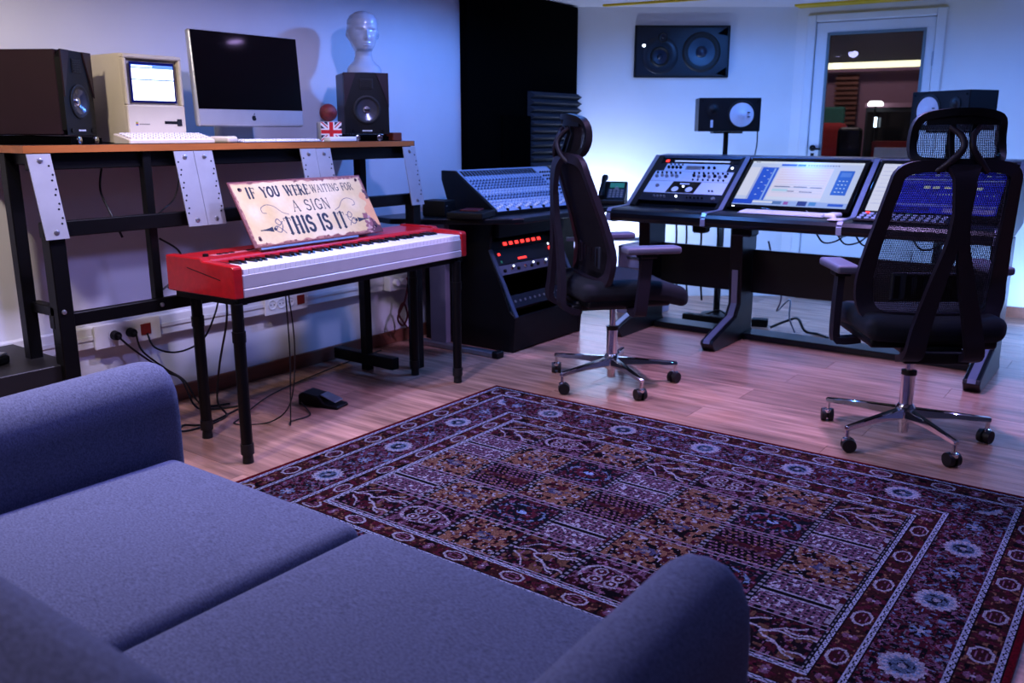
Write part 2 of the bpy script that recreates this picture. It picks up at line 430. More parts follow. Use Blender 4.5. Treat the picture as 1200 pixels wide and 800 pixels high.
MB().box(.160,.184,-.004,0,1.02,1.05).build('lock_plate', M_BLKMET, dr)
for z in (.3,1.62): MB().cyl((lx1+.004,-.012,z),(lx1+.004,-.012,z+.09),.008).build('hinge', M_STEEL, dr, smooth=40)

# booth behind the door: coordinates local to the door
M_BOOTHW = mat('booth_wall_paint', (0.55,0.42,0.50), .8, noise=(3,.95,1.03))
M_BOOTHD = mat('booth_dark_panel', (0.05,0.08,0.12), .6, noise=(6,.9,1.1))
def bw(name, m, *a, **k):
    o = MB().box(*a).build(name, m, None, **k); o.location = dr.location; o.rotation_euler = dr.rotation_euler; return struct(o)
bw('wall_booth', M_BOOTHW, -3.2,3.2,3.0,3.15,-.1,2.6)
bw('wall_booth_left', M_BOOTHW, -3.3,-3.2,.14,3.15,-.1,2.6)
bw('wall_booth_right', M_BOOTHW, 3.2,3.3,.14,3.15,-.1,2.6)
bw('ceiling_booth', M_BOOTHD, -3.3,3.3,.14,3.15,2.6,2.7)
ROOTB = (dr.location.x, dr.location.y); 
def bpt(x, y, z): q = ROOTM['door_1'] @ Vector((x,y,z)); return (q.x,q.y,q.z)
cove = thing('cove_light', 'long cream light cove running along the booth wall behind door glass', 'cove light', bpt(-.6,2.95,1.80), DWA)
MB().box(-2.4,3.0,-.10,.03,-.03,.0).build('ledge', M_BOOTHW, cove)
MB().prism([(-.10,.0),(-.085,.035),(-.05,.058),(-.0,.066),(0,0)],-2.4,3.0,'x').build('diffuser', mat('cream_glow',(1,.95,.75),.5,emit=((1,.86,.55),1.6),noise=(4,.95,1.0)), cove)
MB().box(-2.4,3.0,.0,.04,.07,.72).build('back_panel', M_BOOTHD, cove)
sl = thing('slatted_diffuser', 'wooden slatted diffuser panel on the booth wall behind door glass', 'wall panel', bpt(-.16,2.93,1.26), DWA)
MB().box(-.10,.10,.0,.06,0,.49).build('back_board', mat('booth_pine',(.45,.28,.24),.6,noise=(6,.85,1.1)), sl)
for i in range(10): MB().box(-.11,.11,-.03,0,.01+i*.048,.035+i*.048).build('slat', mat('booth_pine'), sl)
gp = one(MB().rbox(-.38,.10,-.05,.04,0,1.43,.02), 'green_baffle', mat('green_felt',(.16,.36,.33),.9,noise=(40,.85,1.1)), 'dark green felt baffle standing in the booth behind door glass', 'baffle', bpt(-.19,2.55,0), DWA)
ac = thing('armchair', 'red upholstered armchair inside the booth behind the door glass', 'armchair', bpt(-.30,2.02,0), DWA+.1)
MR = mat('red_upholstery',(.46,.06,.07),.85,noise=(60,.85,1.15))
MB().rbox(-.32,.32,-.3,.3,.2,.46,.06).build('seat', MR, ac, smooth=50); MB().rbox(-.32,.32,.18,.34,.3,1.28,.07).build('backrest', MR, ac, smooth=50)
for s in (-1,1): MB().rbox(s*.36-.06,s*.36+.06,-.3,.3,.2,.66,.05).build('armrest', MR, ac, smooth=50)
for s in (-1,1):
    for t in (-.24,.26): MB().cyl((s*.28,t,0),(s*.28,t,.22),.018,.024).build('leg', M_BLACK, ac)
fl2 = thing('floor_lamp', 'slim floor lamp with glowing white shade in the booth', 'lamp', bpt(.20,2.42,0), DWA)
MB().lathe([(.13,0),(.13,.02),(.02,.03)]).build('base', M_BLKMET, fl2, smooth=40); MB().cyl((0,0,.02),(0,0,1.432),.010).build('pole', M_BLKMET, fl2, smooth=40)
MB().lathe([(.066,1.432),(.069,1.455),(.050,1.475)]).build('shade', mat('lamp_glow',(1,.97,.95),.5,emit=((1,.92,.9),5),noise=(4,.97,1)), fl2, smooth=40)
MB().cyl((.015,-.01,1.24),(.015,-.01,1.33),.012).build('switch', M_LEDW, fl2)
cb = thing('booth_cabinet', 'dark glazed cabinet against the booth wall behind door glass', 'cabinet', bpt(.52,2.74,0), DWA)
MB().box(-.42,.42,-.2,.2,.02,1.42).build('body', M_BOOTHD, cb)
for i in range(2): MB().box(-.40+i*.41,-.01+i*.41,-.215,-.2,.06,1.38).build('door', M_GLOSS, cb); 
MB().box(-.43,.43,-.22,.22,1.42,1.46).build('cornice', M_BOOTHW, cb)
kp = thing('red_keyboard', 'red keyboard with white keys on a stand in the booth', 'keyboard', bpt(.85,1.45,0), DWA)
MB().box(-.5,.5,-.02,.2,.96,1.12).build('body', MR, kp); MB().box(-.46,.46,-.14,-.02,.96,1.07).build('keybed', M_IVORY, kp)
for s in (-1,1): MB().sweep([(s*.4,-.1,0),(s*.4,.15,.96)],.04,.03).build('leg', M_BLKMET, kp); MB().sweep([(s*.4,.2,0),(s*.4,-.05,.96)],.04,.03).build('leg', M_BLKMET, kp)
bc = thing('booth_chair', 'black swivel chair back inside the booth beside red armchair', 'chair', bpt(.19,1.30,0), DWA)
MB().rbox(-.10,.10,-.03,.05,.6,1.235,.05).build('backrest', M_BLACK, bc, smooth=50); MB().rbox(-.12,.12,.02,.30,.44,.52,.03).build('seat', M_BLACK, bc, smooth=50); MB().cyl((0,.16,.06),(0,.16,.45),.03).build('column', M_CHROME, bc, smooth=40); MB().lathe([(.15,0),(.15,.04),(.04,.07)],(0,.16,0),n=10).build('base', M_BLACK, bc)
ld = bpy.data.lights.new('booth_light','AREA'); ld.energy = 16; ld.size = .5; ld.color = (1,.72,.74)
lo = bpy.data.objects.new('booth_downlight', None); COL.objects.link(lo); lo.location = bpt(-.1,1.6,2.6); tag(lo, 'round downlight set in the booth ceiling behind the door', 'downlight'); ROOTM[lo.name] = Matrix.Translation(lo.location)
MB().cyl((0,0,-.012),(0,0,0),.08,n=20).build('lens', M_LEDW, lo); l2 = bpy.data.objects.new('booth_lamp', ld); COL.objects.link(l2); l2.parent = lo; l2.location = (0,0,-.03)

# ------------------------------------------------------------------ ceiling downlights (the room's lamps)
for i, (x, y, wt, c, ang) in enumerate(DOWN):
    where = ['over the low shelf','over the sofa cushions','over the piano','over the rug border','over the swivel chairs','over the bare floor','over the mixer corner','behind the rack bay','by the back wall','behind the sofa','added to brighten piano and sign'][i]
    t = thing('ceiling_downlight', 'round recessed ceiling downlight '+where, 'downlight', (x,y,CZ), 0, 'recessed ceiling downlights')
    MB().lathe([(.062,0),(.075,-.006),(.058,-.010),(.050,-.002)], n=24).build('trim_ring', M_TRIMW, t, smooth=40)
    lens = mat('downlight_lens_%d' % i, (.9,.9,1), .4, emit=(c, 30), noise=(5,.98,1))
    MB().cyl((0,0,-.004),(0,0,-.001),.048,n=20).build('lens', lens, t)
    l = bpy.data.lights.new('downlight', 'SPOT'); l.energy = wt*3.2; l.color = c; l.spot_size = math.radians(ang); l.spot_blend = .35; l.shadow_soft_size = .05
    lo = bpy.data.objects.new('downlight', l); COL.objects.link(lo); lo.parent = t; lo.location = (0,0,-.02)

# led bars behind the console and in the corner
def led_bar(label, p, rz, length, watts, tilt, col=LED_BLUE):
    t = thing('led_bar', label, 'led bar', p, rz)
    MB().box(-length/2,length/2,-.015,.015,-.012,.012).build('housing', M_ALU, t)
    MB().box(-length/2+.01,length/2-.01,.015,.019,-.009,.009).build('diffuser', mat('led_bar_glow',(.9,.95,1),.4,emit=(LED_BLUE,14),noise=(5,.98,1)), t)
    l = bpy.data.lights.new('led','AREA'); l.shape='RECTANGLE'; l.size = length; l.size_y = .03; l.energy = watts; l.color = col
    o = bpy.data.objects.new('led', l); COL.objects.link(o); o.parent = t; o.location = (0,.03,0); o.rotation_euler = (math.pi/2+tilt,0,0)
    return t
led_bar('slim blue white led bar fixed along the back of the console', (-1.62,5.235,.66), 0, 1.9, 20, -.30)
led_bar('slim led bar mounted low behind the mixer desk in the corner', (-3.10,5.22,.48), math.radians(37), .50, 20, 0.45, (.50,.64,1.0))
led_bar('short led bar standing on the floor behind console end', (-.25,6.2,.05), DWA, .6, 18, .6)

# ------------------------------------------------------------------ rug
RW, RH = 2.35, 1.80
def rug_image():
    k = .0038; w, h = int(RW/k), int(RH/k)
    x = (np.arange(w)+.5)*k; y = (np.arange(h)+.5)*k; X, Y = np.meshgrid(x, y)
    n1 = vnoise(h,w,3); n2 = vnoise(h,w,4.5); n3 = vnoise(h,w,2.2); n4 = vnoise(h,w,8)
    mar = np.array([.25,.09,.14]); nav = np.array([.07,.08,.12]); crm = np.array([.62,.61,.67]); tan = np.array([.46,.33,.27])
    mauve = np.array([.46,.33,.42]); blu = np.array([.42,.50,.62]); brn = np.array([.20,.10,.11]); blk = np.array([.07,.05,.07])
    img = np.zeros((h,w,3)) + mar
    d = np.minimum(np.minimum(X, RW-X), np.minimum(Y, RH-Y))
    hor = np.minimum(Y, RH-Y) < np.minimum(X, RW-X)              # edge runs along X
    S = np.where(hor, X-RW/2, Y-RH/2)
    def put(mask, c): img[mask] = c
    def zone(a, b): return (d >= a) & (d < b)
    def chain(a, b, p=.030):
        z = zone(a, b); put(z, blk); m = (a+b)/2; hw = (b-a)/2
        q = np.abs(d-m) < hw*.78; put(z & q, crm*.7+blu*.35)
        sq = np.sin(S*2*math.pi/p)*hw*.35
        put(z & (np.abs(d-m-sq) < hw*.20), nav)
    def guard(a, b, p=.205):
        z = zone(a, b); put(z, brn); m = (a+b)/2; hw = (b-a)/2
        put(z & (n1 > .62), mar*1.15); put(z & (n3 > .78), tan); put(z & (n2 < .22), blk)
        s = (S/p+.5) % 1-.5; u = s*p/(p*.19); v = (d-m)/(hw*.80)
        o = np.maximum(np.maximum(np.abs(u), np.abs(v)), (np.abs(u)+np.abs(v))*.72)
        put(z & (o < 1.0), crm*.92); put(z & (o < .76), mar*.9); put(z & (o < .6) & ((np.abs(v) % .34) < .12), mauve); put(z & (o < .30), brn)
        s2 = (S/p) % 1-.5; f = np.hypot(s2*p/(hw*.55), v*1.2); put(z & (f < .9) & (np.cos(np.arctan2(v, s2)*8) > .1) & (f > .25), mauve*.95); put(z & (f < .22), crm)
    put(zone(0,.018), np.array([.34,.05,.10]))
    chain(.018,.036); guard(.036,.108); chain(.108,.128)
    z = zone(.128,.292); m = .210
    put(z & (n2 > .62), mauve*.8); put(z & (n1 < .33), blk); put(z & (n3 < .22), nav); put(z & (n3 > .76), mar*1.35); put(z & (n1 > .82), blu*.9); put(z & (np.abs(n2-.45) < .025), crm*.6)
    P = .36; s = (S/P+.5) % 1-.5; u = s*P; v = d-m; f = np.hypot(u/.055, v/.052); th = np.arctan2(v, u)
    sc = 1+.07*np.cos(th*16)
    put(z & (f < 1.0*sc), crm*.92); put(z & (f < .80) & (np.cos(th*16) < -.2), blu); put(z & (f < .60), blu*.75); put(z & (f < .52) & (n3 > .45), nav*1.4); put(z & (f < .18), crm*.85)
    s = (S/P) % 1-.5; u = s*P; f = np.hypot(u/.030, v/.030); th = np.arctan2(v, u)
    put(z & (f < .85) & (np.cos(th*6) > -.2), blu*.95); put(z & (f < .3), crm*.9)
    for sg in (-1,1):
        q = (np.abs(v - sg*.058 - .010*np.sin(S*2*math.pi/.06)) < .003) & (n3 > .35); put(z & q, mauve)
    chain(.292,.310); guard(.310,.372); chain(.372,.388)
    # field of panels
    B = .388; fw, fh = RW-2*B, RH-2*B; inn = d >= B
    cw, chh = fw/7, fh/5
    FX = (X-B)/cw; FY_ = (Y-B)/chh; ci = np.floor(FX).astype(int); ri = np.floor(FY_).astype(int)
    u = FX-ci; v = FY_-ri; ty = np.array([[3,4,0,3,4,2,3],[2,0,1,2,0,1,2],[0,5,0,5,0,5,0],[2,0,1,2,0,1,2],[3,4,0,3,4,0,3]])[np.clip(ri,0,4), np.clip(ci,0,6)]
    a = (u-.5)*cw; b = (v-.5)*chh
    for t in range(6):
        z = inn & (ty == t)
        if t == 0:
            put(z, tan); put(z & (n1 > .60), mar); put(z & (n2 < .30), blk); put(z & (n3 > .76), crm*.9)
            f = np.hypot(a/.05, b/.03); put(z & (f < .8) & (n3 > .48), np.array([.27,.27,.38])); put(z & (f < .3), crm*.7)
        if t == 1:
            put(z, nav); put(z & (n1 > .60), mar); put(z & (n3 > .74), mauve); f = np.hypot(a/.095, b/.062)
            put(z & (np.abs(f-.85) < .07) & (n3 > .45), blu*.9); put(z & (np.abs(f-.5) < .1) & (n1 > .5), mar*1.2); put(z & (f < .20) & (n3 > .3), blu*1.2)
        if t == 2:
            put(z, mauve*.85); g = (np.sin(a*2*math.pi/.017) > -.1) & (np.sin(b*2*math.pi/.017) > -.1); put(z & g, nav*1.3); put(z & (n3 > .72), crm)
            put(z & (np.abs(b) < .006), blk); put(z & (np.abs(np.abs(b)-.012) < .004), crm*.9); put(z & (a > .09), crm*.85); put(z & (a > .09) & (n3 > .5), mar)
        if t == 3:
            put(z, blk*1.3); put(z & (n1 > .58), mar); put(z & (n2 > .70), tan*.8); put(z & (n3 > .80), mauve)
            for dy, sl_, x0, x1 in ((0,.12,-.13,.12),(0,.75,-.03,.07),(0,-.7,-.03,.08),(.012,.9,-.09,-.02),(-.012,-.9,-.09,-.02),(.03,.15,.02,.12),(-.035,-.2,.0,.11)):
                q = (np.abs(b-dy-sl_*(a-x0)-.006*np.sin(a*90)) < .0036) & (a > x0) & (a < x1); put(z & q, crm*.95)
        if t == 4:
            put(z, mar*.75); put(z & (n1 > .55), mauve*.8); put(z & (n2 < .33), blk); 
            bb = b/(.065*(1-np.clip(a/.26+.1,-.2,.75))); f = np.hypot(a/.105, bb); put(z & (np.abs(f-.85) < .06) & (n3 > .25), crm*.9); put(z & (n3 > .80), mauve*1.1)
            for ox, oy in ((-.04,.02),(-.035,-.025),(.02,.012),(.015,-.025)):
                r = np.hypot(a-ox, b-oy); put(z & (r < .021), crm*.85); put(z & (r < .015), mar); put(z & (r < .006), crm)
        if t == 5:
            put(z, blk); put(z & (np.abs(b) < .012+.05*np.clip(a/.2,0,1)), mar*.95); put(z & (n1 > .70), mauve*.7); q = (np.sin((a+b*.4)*2*math.pi/.020) > .25) & (np.sin((b)*2*math.pi/.019) > .0) & (np.abs(b) > .018)
            put(z & q, mauve*1.15); put(z & (n3 > .83), tan)
    # tile borders
    ev = np.minimum(v, 1-v)*chh; eu = np.minimum(u, 1-u)*cw
    q = inn & (ev < .011); put(q, mauve*.9); put(q & (np.sin(X*2*math.pi/.034) > .1) & (ev < .006), blk); put(q & (ev > .0075), crm*.85)
    q = inn & (eu < .009) & (ev >= .011); put(q, nav); put(q & (np.sin(Y*2*math.pi/.022) > 0) & (eu < .006), crm*.8)
    img *= .68*(.80+.40*RNG.random((h,w,1)))
    return np.clip((img-.035)*1.20, 0, 1)[::-1]
rugimg = rug_image()
rug = thing('oriental_rug', 'large patterned oriental rug with dark red borders on laminate floor', 'rug', (-2.485,1.42,0), 0)
MB().rbox(0,RW,0,RH,0.0005,.0105,.004).build('backing', mat('rug_edge',(.30,.05,.09),.95,noise=(200,.8,1.2)), rug)
painted('pile', rugimg, M_RUG, rug, Matrix.Translation((.0015,.0015,.0112)), RW-.003, RH-.003)

# ------------------------------------------------------------------ sofa
sf = thing('sofa', 'slate blue fabric two seat sofa facing the console across rug', 'sofa', (-1.19,.58,0), 0)
def S(m, n, mt=M_SOFA, par=sf, **k): return m.build(n, mt, par, world=True, **k)
S(MB().rbox(-1.86,-.51,.12,1.045,.10,.29,.02), 'seat_base', smooth=50)
def arm(xi, xo, y1, zt):
    """arm with a rounded top that leans to the outer side, inner face at xi"""
    w_ = xo-xi; pr = [(xi,.10),(xi,zt-.10),(xi+w_*.03,zt-.055),(xi+w_*.13,zt-.022),(xi+w_*.30,zt-.004),(xi+w_*.50,zt),(xi+w_*.70,zt-.006),(xi+w_*.87,zt-.026),(xi+w_*.97,zt-.06),(xo,zt-.11),(xo,.10)]
    if w_ < 0: pr = pr[::-1]
    m = MB(); ys = [.06,.09]+list(np.linspace(.14,y1-.045,8))+[y1-.022,y1-.007,y1]; n = len(pr)
    vs = []; cx_, cz_ = (xi+xo)/2, .36
    for y in ys:
        k_ = 1 - (.16 if y == y1 else .06 if y > y1-.01 else .015 if y > y1-.03 else 0)
        vs += [(cx_+(x-cx_)*k_, y, cz_+(z-cz_)*(k_*.55+.45)*(1-.14*(y1-y)) if z > .2 else z) for x, z in pr]
    fs = [(i*n+k, i*n+(k+1)%n, (i+1)*n+(k+1)%n, (i+1)*n+k) for i in range(len(ys)-1) for k in range(n)]
    fs += [tuple(range(n))[::-1], tuple(range((len(ys)-1)*n, len(ys)*n))]
    return m.add(vs, fs)
S(arm(-1.868,-2.06,1.165,.652), 'armrest', smooth=60)
S(arm(-.525,-.382,1.085,.624), 'armrest', smooth=60)
S(MB().rbox(-1.862,-.532,.06,.24,.10,.73,.06,seg=4,mid=2), 'back_frame', smooth=60)
for x0, x1 in ((-1.858,-1.205),(-1.195,-.520)):
    S(MB().rbox(x0,x1,.34,1.128,.285,.437,.034,seg=5,mid=8,crown=.010), 'seat_cushion', smooth=60)
for x0, x1 in ((-1.856,-1.195),(-1.187,-.524)):
    m = MB().rbox(x0,x1,-.085,.10,0,.42,.055,seg=5,mid=5)
    R = Matrix.Translation((0,.318,.382)) @ Matrix.Rotation(.22,4,'X'); m.v = [tuple(R @ Vector(p)) for p in m.v]
    S(m, 'back_cushion', smooth=60)
for x in (-1.97,-.455):
    for y in (.14,.98): S(MB().cyl((x,y,0),(x,y,.11),.018,.026), 'leg', M_BLACK, smooth=40)

# ------------------------------------------------------------------ tall studio bench on the left wall
bn = thing('studio_bench', 'tall black steel workbench with wooden top and grey plates', 'workbench', (-3.28,2.35,0))
def B(m, n, mt=M_BLKMET, par=bn, **k): return m.build(n, mt, par, world=True, **k)
tt = B(MB().box(-3.515,-3.055,1.415,3.29,1.131,1.1545), 'tabletop', M_OAKTOP)
B(MB().box(-3.055,-3.05,1.415,3.295,1.130,1.1545).box(-3.515,-3.05,1.410,1.415,1.130,1.1545).box(-3.515,-3.05,3.29,3.295,1.130,1.1545), 'edge_band', M_OAK, tt)
for z0, z1, X in ((1.072,1.129,-3.085),(.846,.90,-3.04),(.530,.578,-3.045)): B(MB().box(X-.035,X,1.44,3.27,z0,z1), 'rail', bevel=.003)
def upright(x, y, z0, z1, w=.045): B(MB().box(x-w/2,x+w/2,y-w/2,y+w/2,z0,z1), 'leg', bevel=.003)
upright(-3.042,1.470,.0,.90,.056); upright(-3.225,1.440,.0,1.13); upright(-3.085,1.86,.535,1.13,.034)
upright(-3.225,3.085,.0,1.13); upright(-3.042,3.262,.0,.90,.056); upright(-3.085,2.70,.535,1.13,.034)
for y in (1.462,3.262): B(MB().box(-3.225,-3.04,y-.02,y+.02,.575,.61), 'side_rail', bevel=.003); B(MB().box(-3.225,-3.06,y-.02,y+.02,1.09,1.13), 'top_bearer', bevel=.003)
B(MB().box(-3.50,-3.04,.55,1.49,.335,.405), 'low_shelf', mat('shelf_charcoal',(.07,.065,.075),.5,noise=(10,.9,1.08)), bevel=.003)
for y in (.6,): upright(-3.06,y,0,.34); upright(-3.45,y,0,.34)
B(MB().box(-3.45,-3.02,3.06,3.11,.03,.09), 'foot_beam', M_BLACK, bevel=.004)
for y0, y1, n in ((1.416,1.497,1),(1.958,2.128,2),(2.566,2.740,2),(3.205,3.295,1)):
    wd = (y1-y0)/n
    for k in range(n):
        a, b = y0+k*wd+.001, y0+(k+1)*wd-.001
        m = MB().add([(-3.047,a,1.127),(-3.047,b,1.127),(-3.001,b+.010,.845),(-3.001,a+.010,.845),(-3.051,a,1.127),(-3.051,b,1.127),(-3.005,b+.010,.845),(-3.005,a+.010,.845)],
                     [(0,3,2,1),(4,5,6,7),(0,1,5,4),(1,2,6,5),(2,3,7,6),(3,0,4,7)])
        p = B(m, 'gusset_plate', M_PLATE)
        for zz, t in ((1.105,.08),(.868,.92)):
            X = -3.047+.046*t; c = (a+b)/2+.010*t
            B(MB().lathe([(.0095,0),(.0085,.004),(.004,.006)],(X,c,zz),axis='x',n=10), 'bolt', M_STEEL, p, smooth=40)
        holes = MB(); e = b-.012 if (k == 1 or n == 1) else a+.012
        for q in range(9):
            t = .14+q*.085+(.02 if q % 2 else 0); zz = 1.127-.282*t; X = -3.047+.046*t
            holes.cyl((X-.001,e+.01*t+(.004 if q % 2 else -.002),zz),(X+.0012,e+.01*t+(.004 if q % 2 else -.002),zz),.0036,n=8)
        B(holes, 'screw_holes', M_BLACK, p, kind='stuff')
for y, z in ((1.852,.555),(1.462,.593)): B(MB().lathe([(.009,0),(.008,.004),(.004,.006)],(-3.045 if y > 1.5 else -3.013,y,z),axis='x',n=10), 'bolt', M_STEEL, smooth=40)
TZ = 1.1547

def driver(par, c, r, axis='y', cone=M_CONE, cap=M_CONE, sgn=-1, depth=None, ring=M_RUBBER, inset=.0):
    """loudspeaker driver set into a front at local y = c[1], facing -y"""
    x, y, z = c; depth = depth or r*.35
    R = MB().lathe([(r*1.12, 0), (r*1.12, -.004), (r*1.0, -.006), (r*.92, -.004), (r*.80, -.002)], (x,y,z), 'y', 28, close=False).build('surround', ring, par, smooth=50)
    MB().lathe([(r*.82,-.002),(r*.30, depth*.55)], (x,y-.001,z), 'y', 28, close=False).build('cone', cone, R, smooth=60)
    MB().lathe([(r*.32,depth*.55),(r*.28,depth*.30),(r*.16,depth*.16),(.0008,depth*.12)], (x,y-.001,z), 'y', 20, close=False).build('dust_cap', cap, R, smooth=60)
    return R

def studio_monitor(label, loc, rz, w, d, h, body, group=None):
    """two way monitor with bevelled front; local front faces -y, base at z=0"""
    t = thing('studio_monitor', label, 'speaker', loc, rz, group)
    hw = w/2; ch = w*.20; fd = .018
    # cabinet open behind the woofer is not needed: shallow well is cut as ring of faces
    MB().box(-hw,hw,0,d,0,h).build('cabinet', body, t, bevel=.004)
    poly = [(-hw,0),(-hw,h),(hw,h),(hw,0)]
    # front baffle with slanted upper corners and a hole for the woofer
    c = (0.0, h*.40); r = w*.29
    bf = MB(); n = 32; outer = []
    for k in range(n):
        a = 2*math.pi*k/n; dx, dz = math.cos(a), math.sin(a)
        ts = []
        if dx: ts += [((hw if dx > 0 else -hw)-c[0])/dx]
        if dz: ts += [((h if dz > 0 else 0)-c[1])/dz]
        tt_ = min(q for q in ts if q > 0); outer.append((c[0]+dx*tt_, c[1]+dz*tt_))
    inner = [(c[0]+r*math.cos(2*math.pi*k/n), c[1]+r*math.sin(2*math.pi*k/n)) for k in range(n)]
    corners = [(hw,h),(-hw,h),(-hw,0),(hw,0)]
    vs = [(x,-fd,z) for x,z in inner]+[(x,-fd,z) for x,z in outer]+[(x,0,z) for x,z in inner]+[(x,0,z) for x,z in outer]
    fs = []
    for k in range(n):
        j = (k+1) % n
        fs += [(k,j,n+j,n+k)[::-1],(k,2*n+k,2*n+j,j)[::-1],(n+k,n+j,3*n+j,3*n+k)[::-1]]
    bf.add(vs, fs)
    for cx_, cz_ in corners:                                     # fill the square corners the radial cut leaves
        near = sorted(range(n), key=lambda k: (outer[k][0]-cx_)**2+(outer[k][1]-cz_)**2)[:2]
        bf.add([(outer[near[0]][0],-fd,outer[near[0]][1]),(outer[near[1]][0],-fd,outer[near[1]][1]),(cx_,-fd,cz_)], [(0,1,2)])
    bf.build('baffle', M_BLACK, t)
    driver(t, (c[0],-fd,c[1]), r*.95, cone=M_DCONE, cap=M_CHROME, depth=.014)
    for s in (-1,1):
        MB().add([(s*hw,-fd-.001,h*.45),(s*hw,-fd-.001,h),(s*hw*.45,-fd-.001,h),(s*hw,-fd-.006,h*.45),(s*hw,-fd-.006,h),(s*hw*.45,-fd-.006,h)],
                 [(0,1,2),(5,4,3),(0,3,4,1),(1,4,5,2),(2,5,3,0)]).build('corner_facet', body, t)
    MB().box(-w*.15,w*.15,-fd-.004,-fd,h*.74,h*.91).build('tweeter', M_RUBBER, t, bevel=.003)
    for k in range(5): MB().box(-w*.125,w*.125,-fd-.006,-fd-.004,h*(.76+k*.028),h*(.771+k*.028)).build('tweeter_ribbon', M_BLKMET, t)
    lg = MB(); xx = -w*.12
    for q in (.020,.010,.011,.010,.012): lg.box(xx,xx+q*w/.2*.6,-fd-.0015,-fd,h*.045,h*.066); xx += q*w/.2*.6+.0018
    lg.build('maker_mark', mat('pale_print',(.85,.87,.9),.5,noise=(5,.98,1)), t)
    for s in (-1,1): MB().cyl((s*w*.34,-fd,h*.055),(s*w*.34,-fd-.004,h*.055),.008).build('port_screw', M_BLKMET, t)
    return t
def iso_pad(label, loc, rz, w, d):
    t = thing('isolation_pad', label, 'speaker pad', loc, rz)
    MB().prism([(-.03,0),(-.03,.022),(d,.032),(d,0)],-w/2,w/2,'x').build('wedge', M_MATTE, t)
    for s in (-1,1):
        k = MB().lathe([(.014,0),(.014,-.008),(.009,-.010)],(s*w*.27,-.03,.0145),'y',14).build('foot_ring', M_CHROME, t, smooth=40)
    return t
rzL = math.radians(90+33)         # fronts face heading rz-90deg
pL = onx(77,168,-3.15)
def place(px, py, X): q = onx(px, py, X); return q[1]
# left monitor: front left lower corner near (-3.15, 1.61)
nL = np.array([math.cos(math.radians(33)), math.sin(math.radians(33))]); lL = np.array([-nL[1], nL[0]])
cL = np.array([-3.145,1.600]) + lL*.0925
iso_pad('black wedge pad with chrome knobs under the dark brown monitor', (cL[0],cL[1],TZ), rzL, .21, .24)
studio_monitor('dark brown studio monitor at bench end beside the beige computer', (cL[0],cL[1],TZ+.033), rzL, .195, .27, .288, M_BROWN)
hR = math.radians(-33); nR = np.array([math.cos(hR), math.sin(hR)])
cR = np.array([-3.185,3.105])
iso_pad('black wedge pad with chrome knobs under the monitor carrying head', (cR[0],cR[1],TZ), hR+math.pi/2, .20, .17)
studio_monitor('black studio monitor on bench with glass mannequin head on top', (cR[0],cR[1],TZ+.033), hR+math.pi/2, .215, .20, .285, M_BROWN)

# beige compact computer with built in screen
mc = thing('compact_computer', 'beige vintage all in one computer with lit white screen', 'computer', (-3.185,1.985,TZ), math.pi/2)
w, h, d = .246, .330, .26
MB().add([(-w/2,0,0),(w/2,0,0),(w/2,d,0),(-w/2,d,0),(-w/2,.012,h),(w/2,.012,h),(w/2,d,h),(-w/2,d,h)],
         [(3,2,1,0),(4,5,6,7),(0,1,5,4),(1,2,6,5),(2,3,7,6),(3,0,4,7)]).build('case', M_BEIGE, mc, bevel=.008, bseg=3, smooth=40)
fr = MB(); a0,a1,b0,b1 = -.108,.108,.142,.312
fr.box(-.122,.122,-.012,.02,b1,h-.004).box(-.122,.122,-.012,.02,.006,b0).box(-.122,a0,-.012,.02,b0,b1).box(a1,.122,-.012,.02,b0,b1)
fr.build('bezel', M_BEIGE, mc, bevel=.004)
MB().prism([(-.095,.152),(.095,.152),(.092,.300),(-.092,.300)],-.0025,-.0005,'y').build('screen_surround', mat('deep_blue_glass',(.05,.08,.35),.2,noise=(5,.95,1.05)), mc)
im = np.ones((60,80,3))*np.array([.93,.96,1.0]); rect(im,0,1,0,.10,(.30,.45,.85)); rect(im,.02,.5,.02,.08,(.9,.95,1)); rect(im,.05,.2,.18,.21,(.75,.8,.92)); rect(im,0,1,.41,.435,(.35,.48,.62))
for q in (.18,.42,.63,.8): rect(im,q,q+.05,.40,.43,(.15,.2,.3))
M = Matrix.Translation((-.087,-.0035,.160)) @ Matrix.Rotation(math.pi/2,4,'X')
painted('screen', im, mat('compact_screen',(1,1,1),.3,attr=True,noise=(5,.99,1),emit=(None,1.7)), mc, M, .174, .130)
MB().box(.028,.100,-.014,-.012,.074,.084).build('floppy_slot', M_BLACK, mc); MB().box(.082,.102,-.0145,-.012,.066,.092).build('slot_notch', M_RUBBER, mc)
for k, cc in enumerate(((.35,.6,.25),(.85,.7,.15),(.8,.25,.15),(.45,.2,.5),(.2,.45,.7))): MB().box(-.092,-.084,-.0135,-.012,.078-k*.0026,.0804-k*.0026).build('badge_stripe', mat('badge%d'%k,cc,.5,noise=(5,.98,1)), mc)
mk = MB(); xx=-.078
for q in (.006,.003,.003,.003,.004,.003,.003,.004,.004): mk.box(xx,xx+q,-.0128,-.012,.070,.074); xx += q+.0012
mk.build('maker_mark', mat('grey_print',(.5,.48,.45),.6,noise=(5,.98,1)), mc)
def keyboard(label, loc, rz, w, d, h0, h1, rows, cols, mbody, mkey, pad=0, cat='keyboard'):
    t = thing('computer_keyboard', label, cat, loc, rz)
    MB().prism([(0,0),(0,h0),(d,h1),(d,0)],-w/2,w/2,'x').build('case', mbody, t, bevel=.003)
    kw = (w-.02-pad)/cols; kd = (d-.016)/rows; ky = MB()
    for r in range(rows):
        for c in range(cols):
            x = -w/2+.01+c*kw; y = .008+r*kd; z = h0+(h1-h0)*(y+kd/2)/d
            ky.box(x+.0012,x+kw-.0012,y+.0012,y+kd-.0012,z-.002,z+.006)
    ky.build('keys', mkey, t, kind='stuff')
    return t
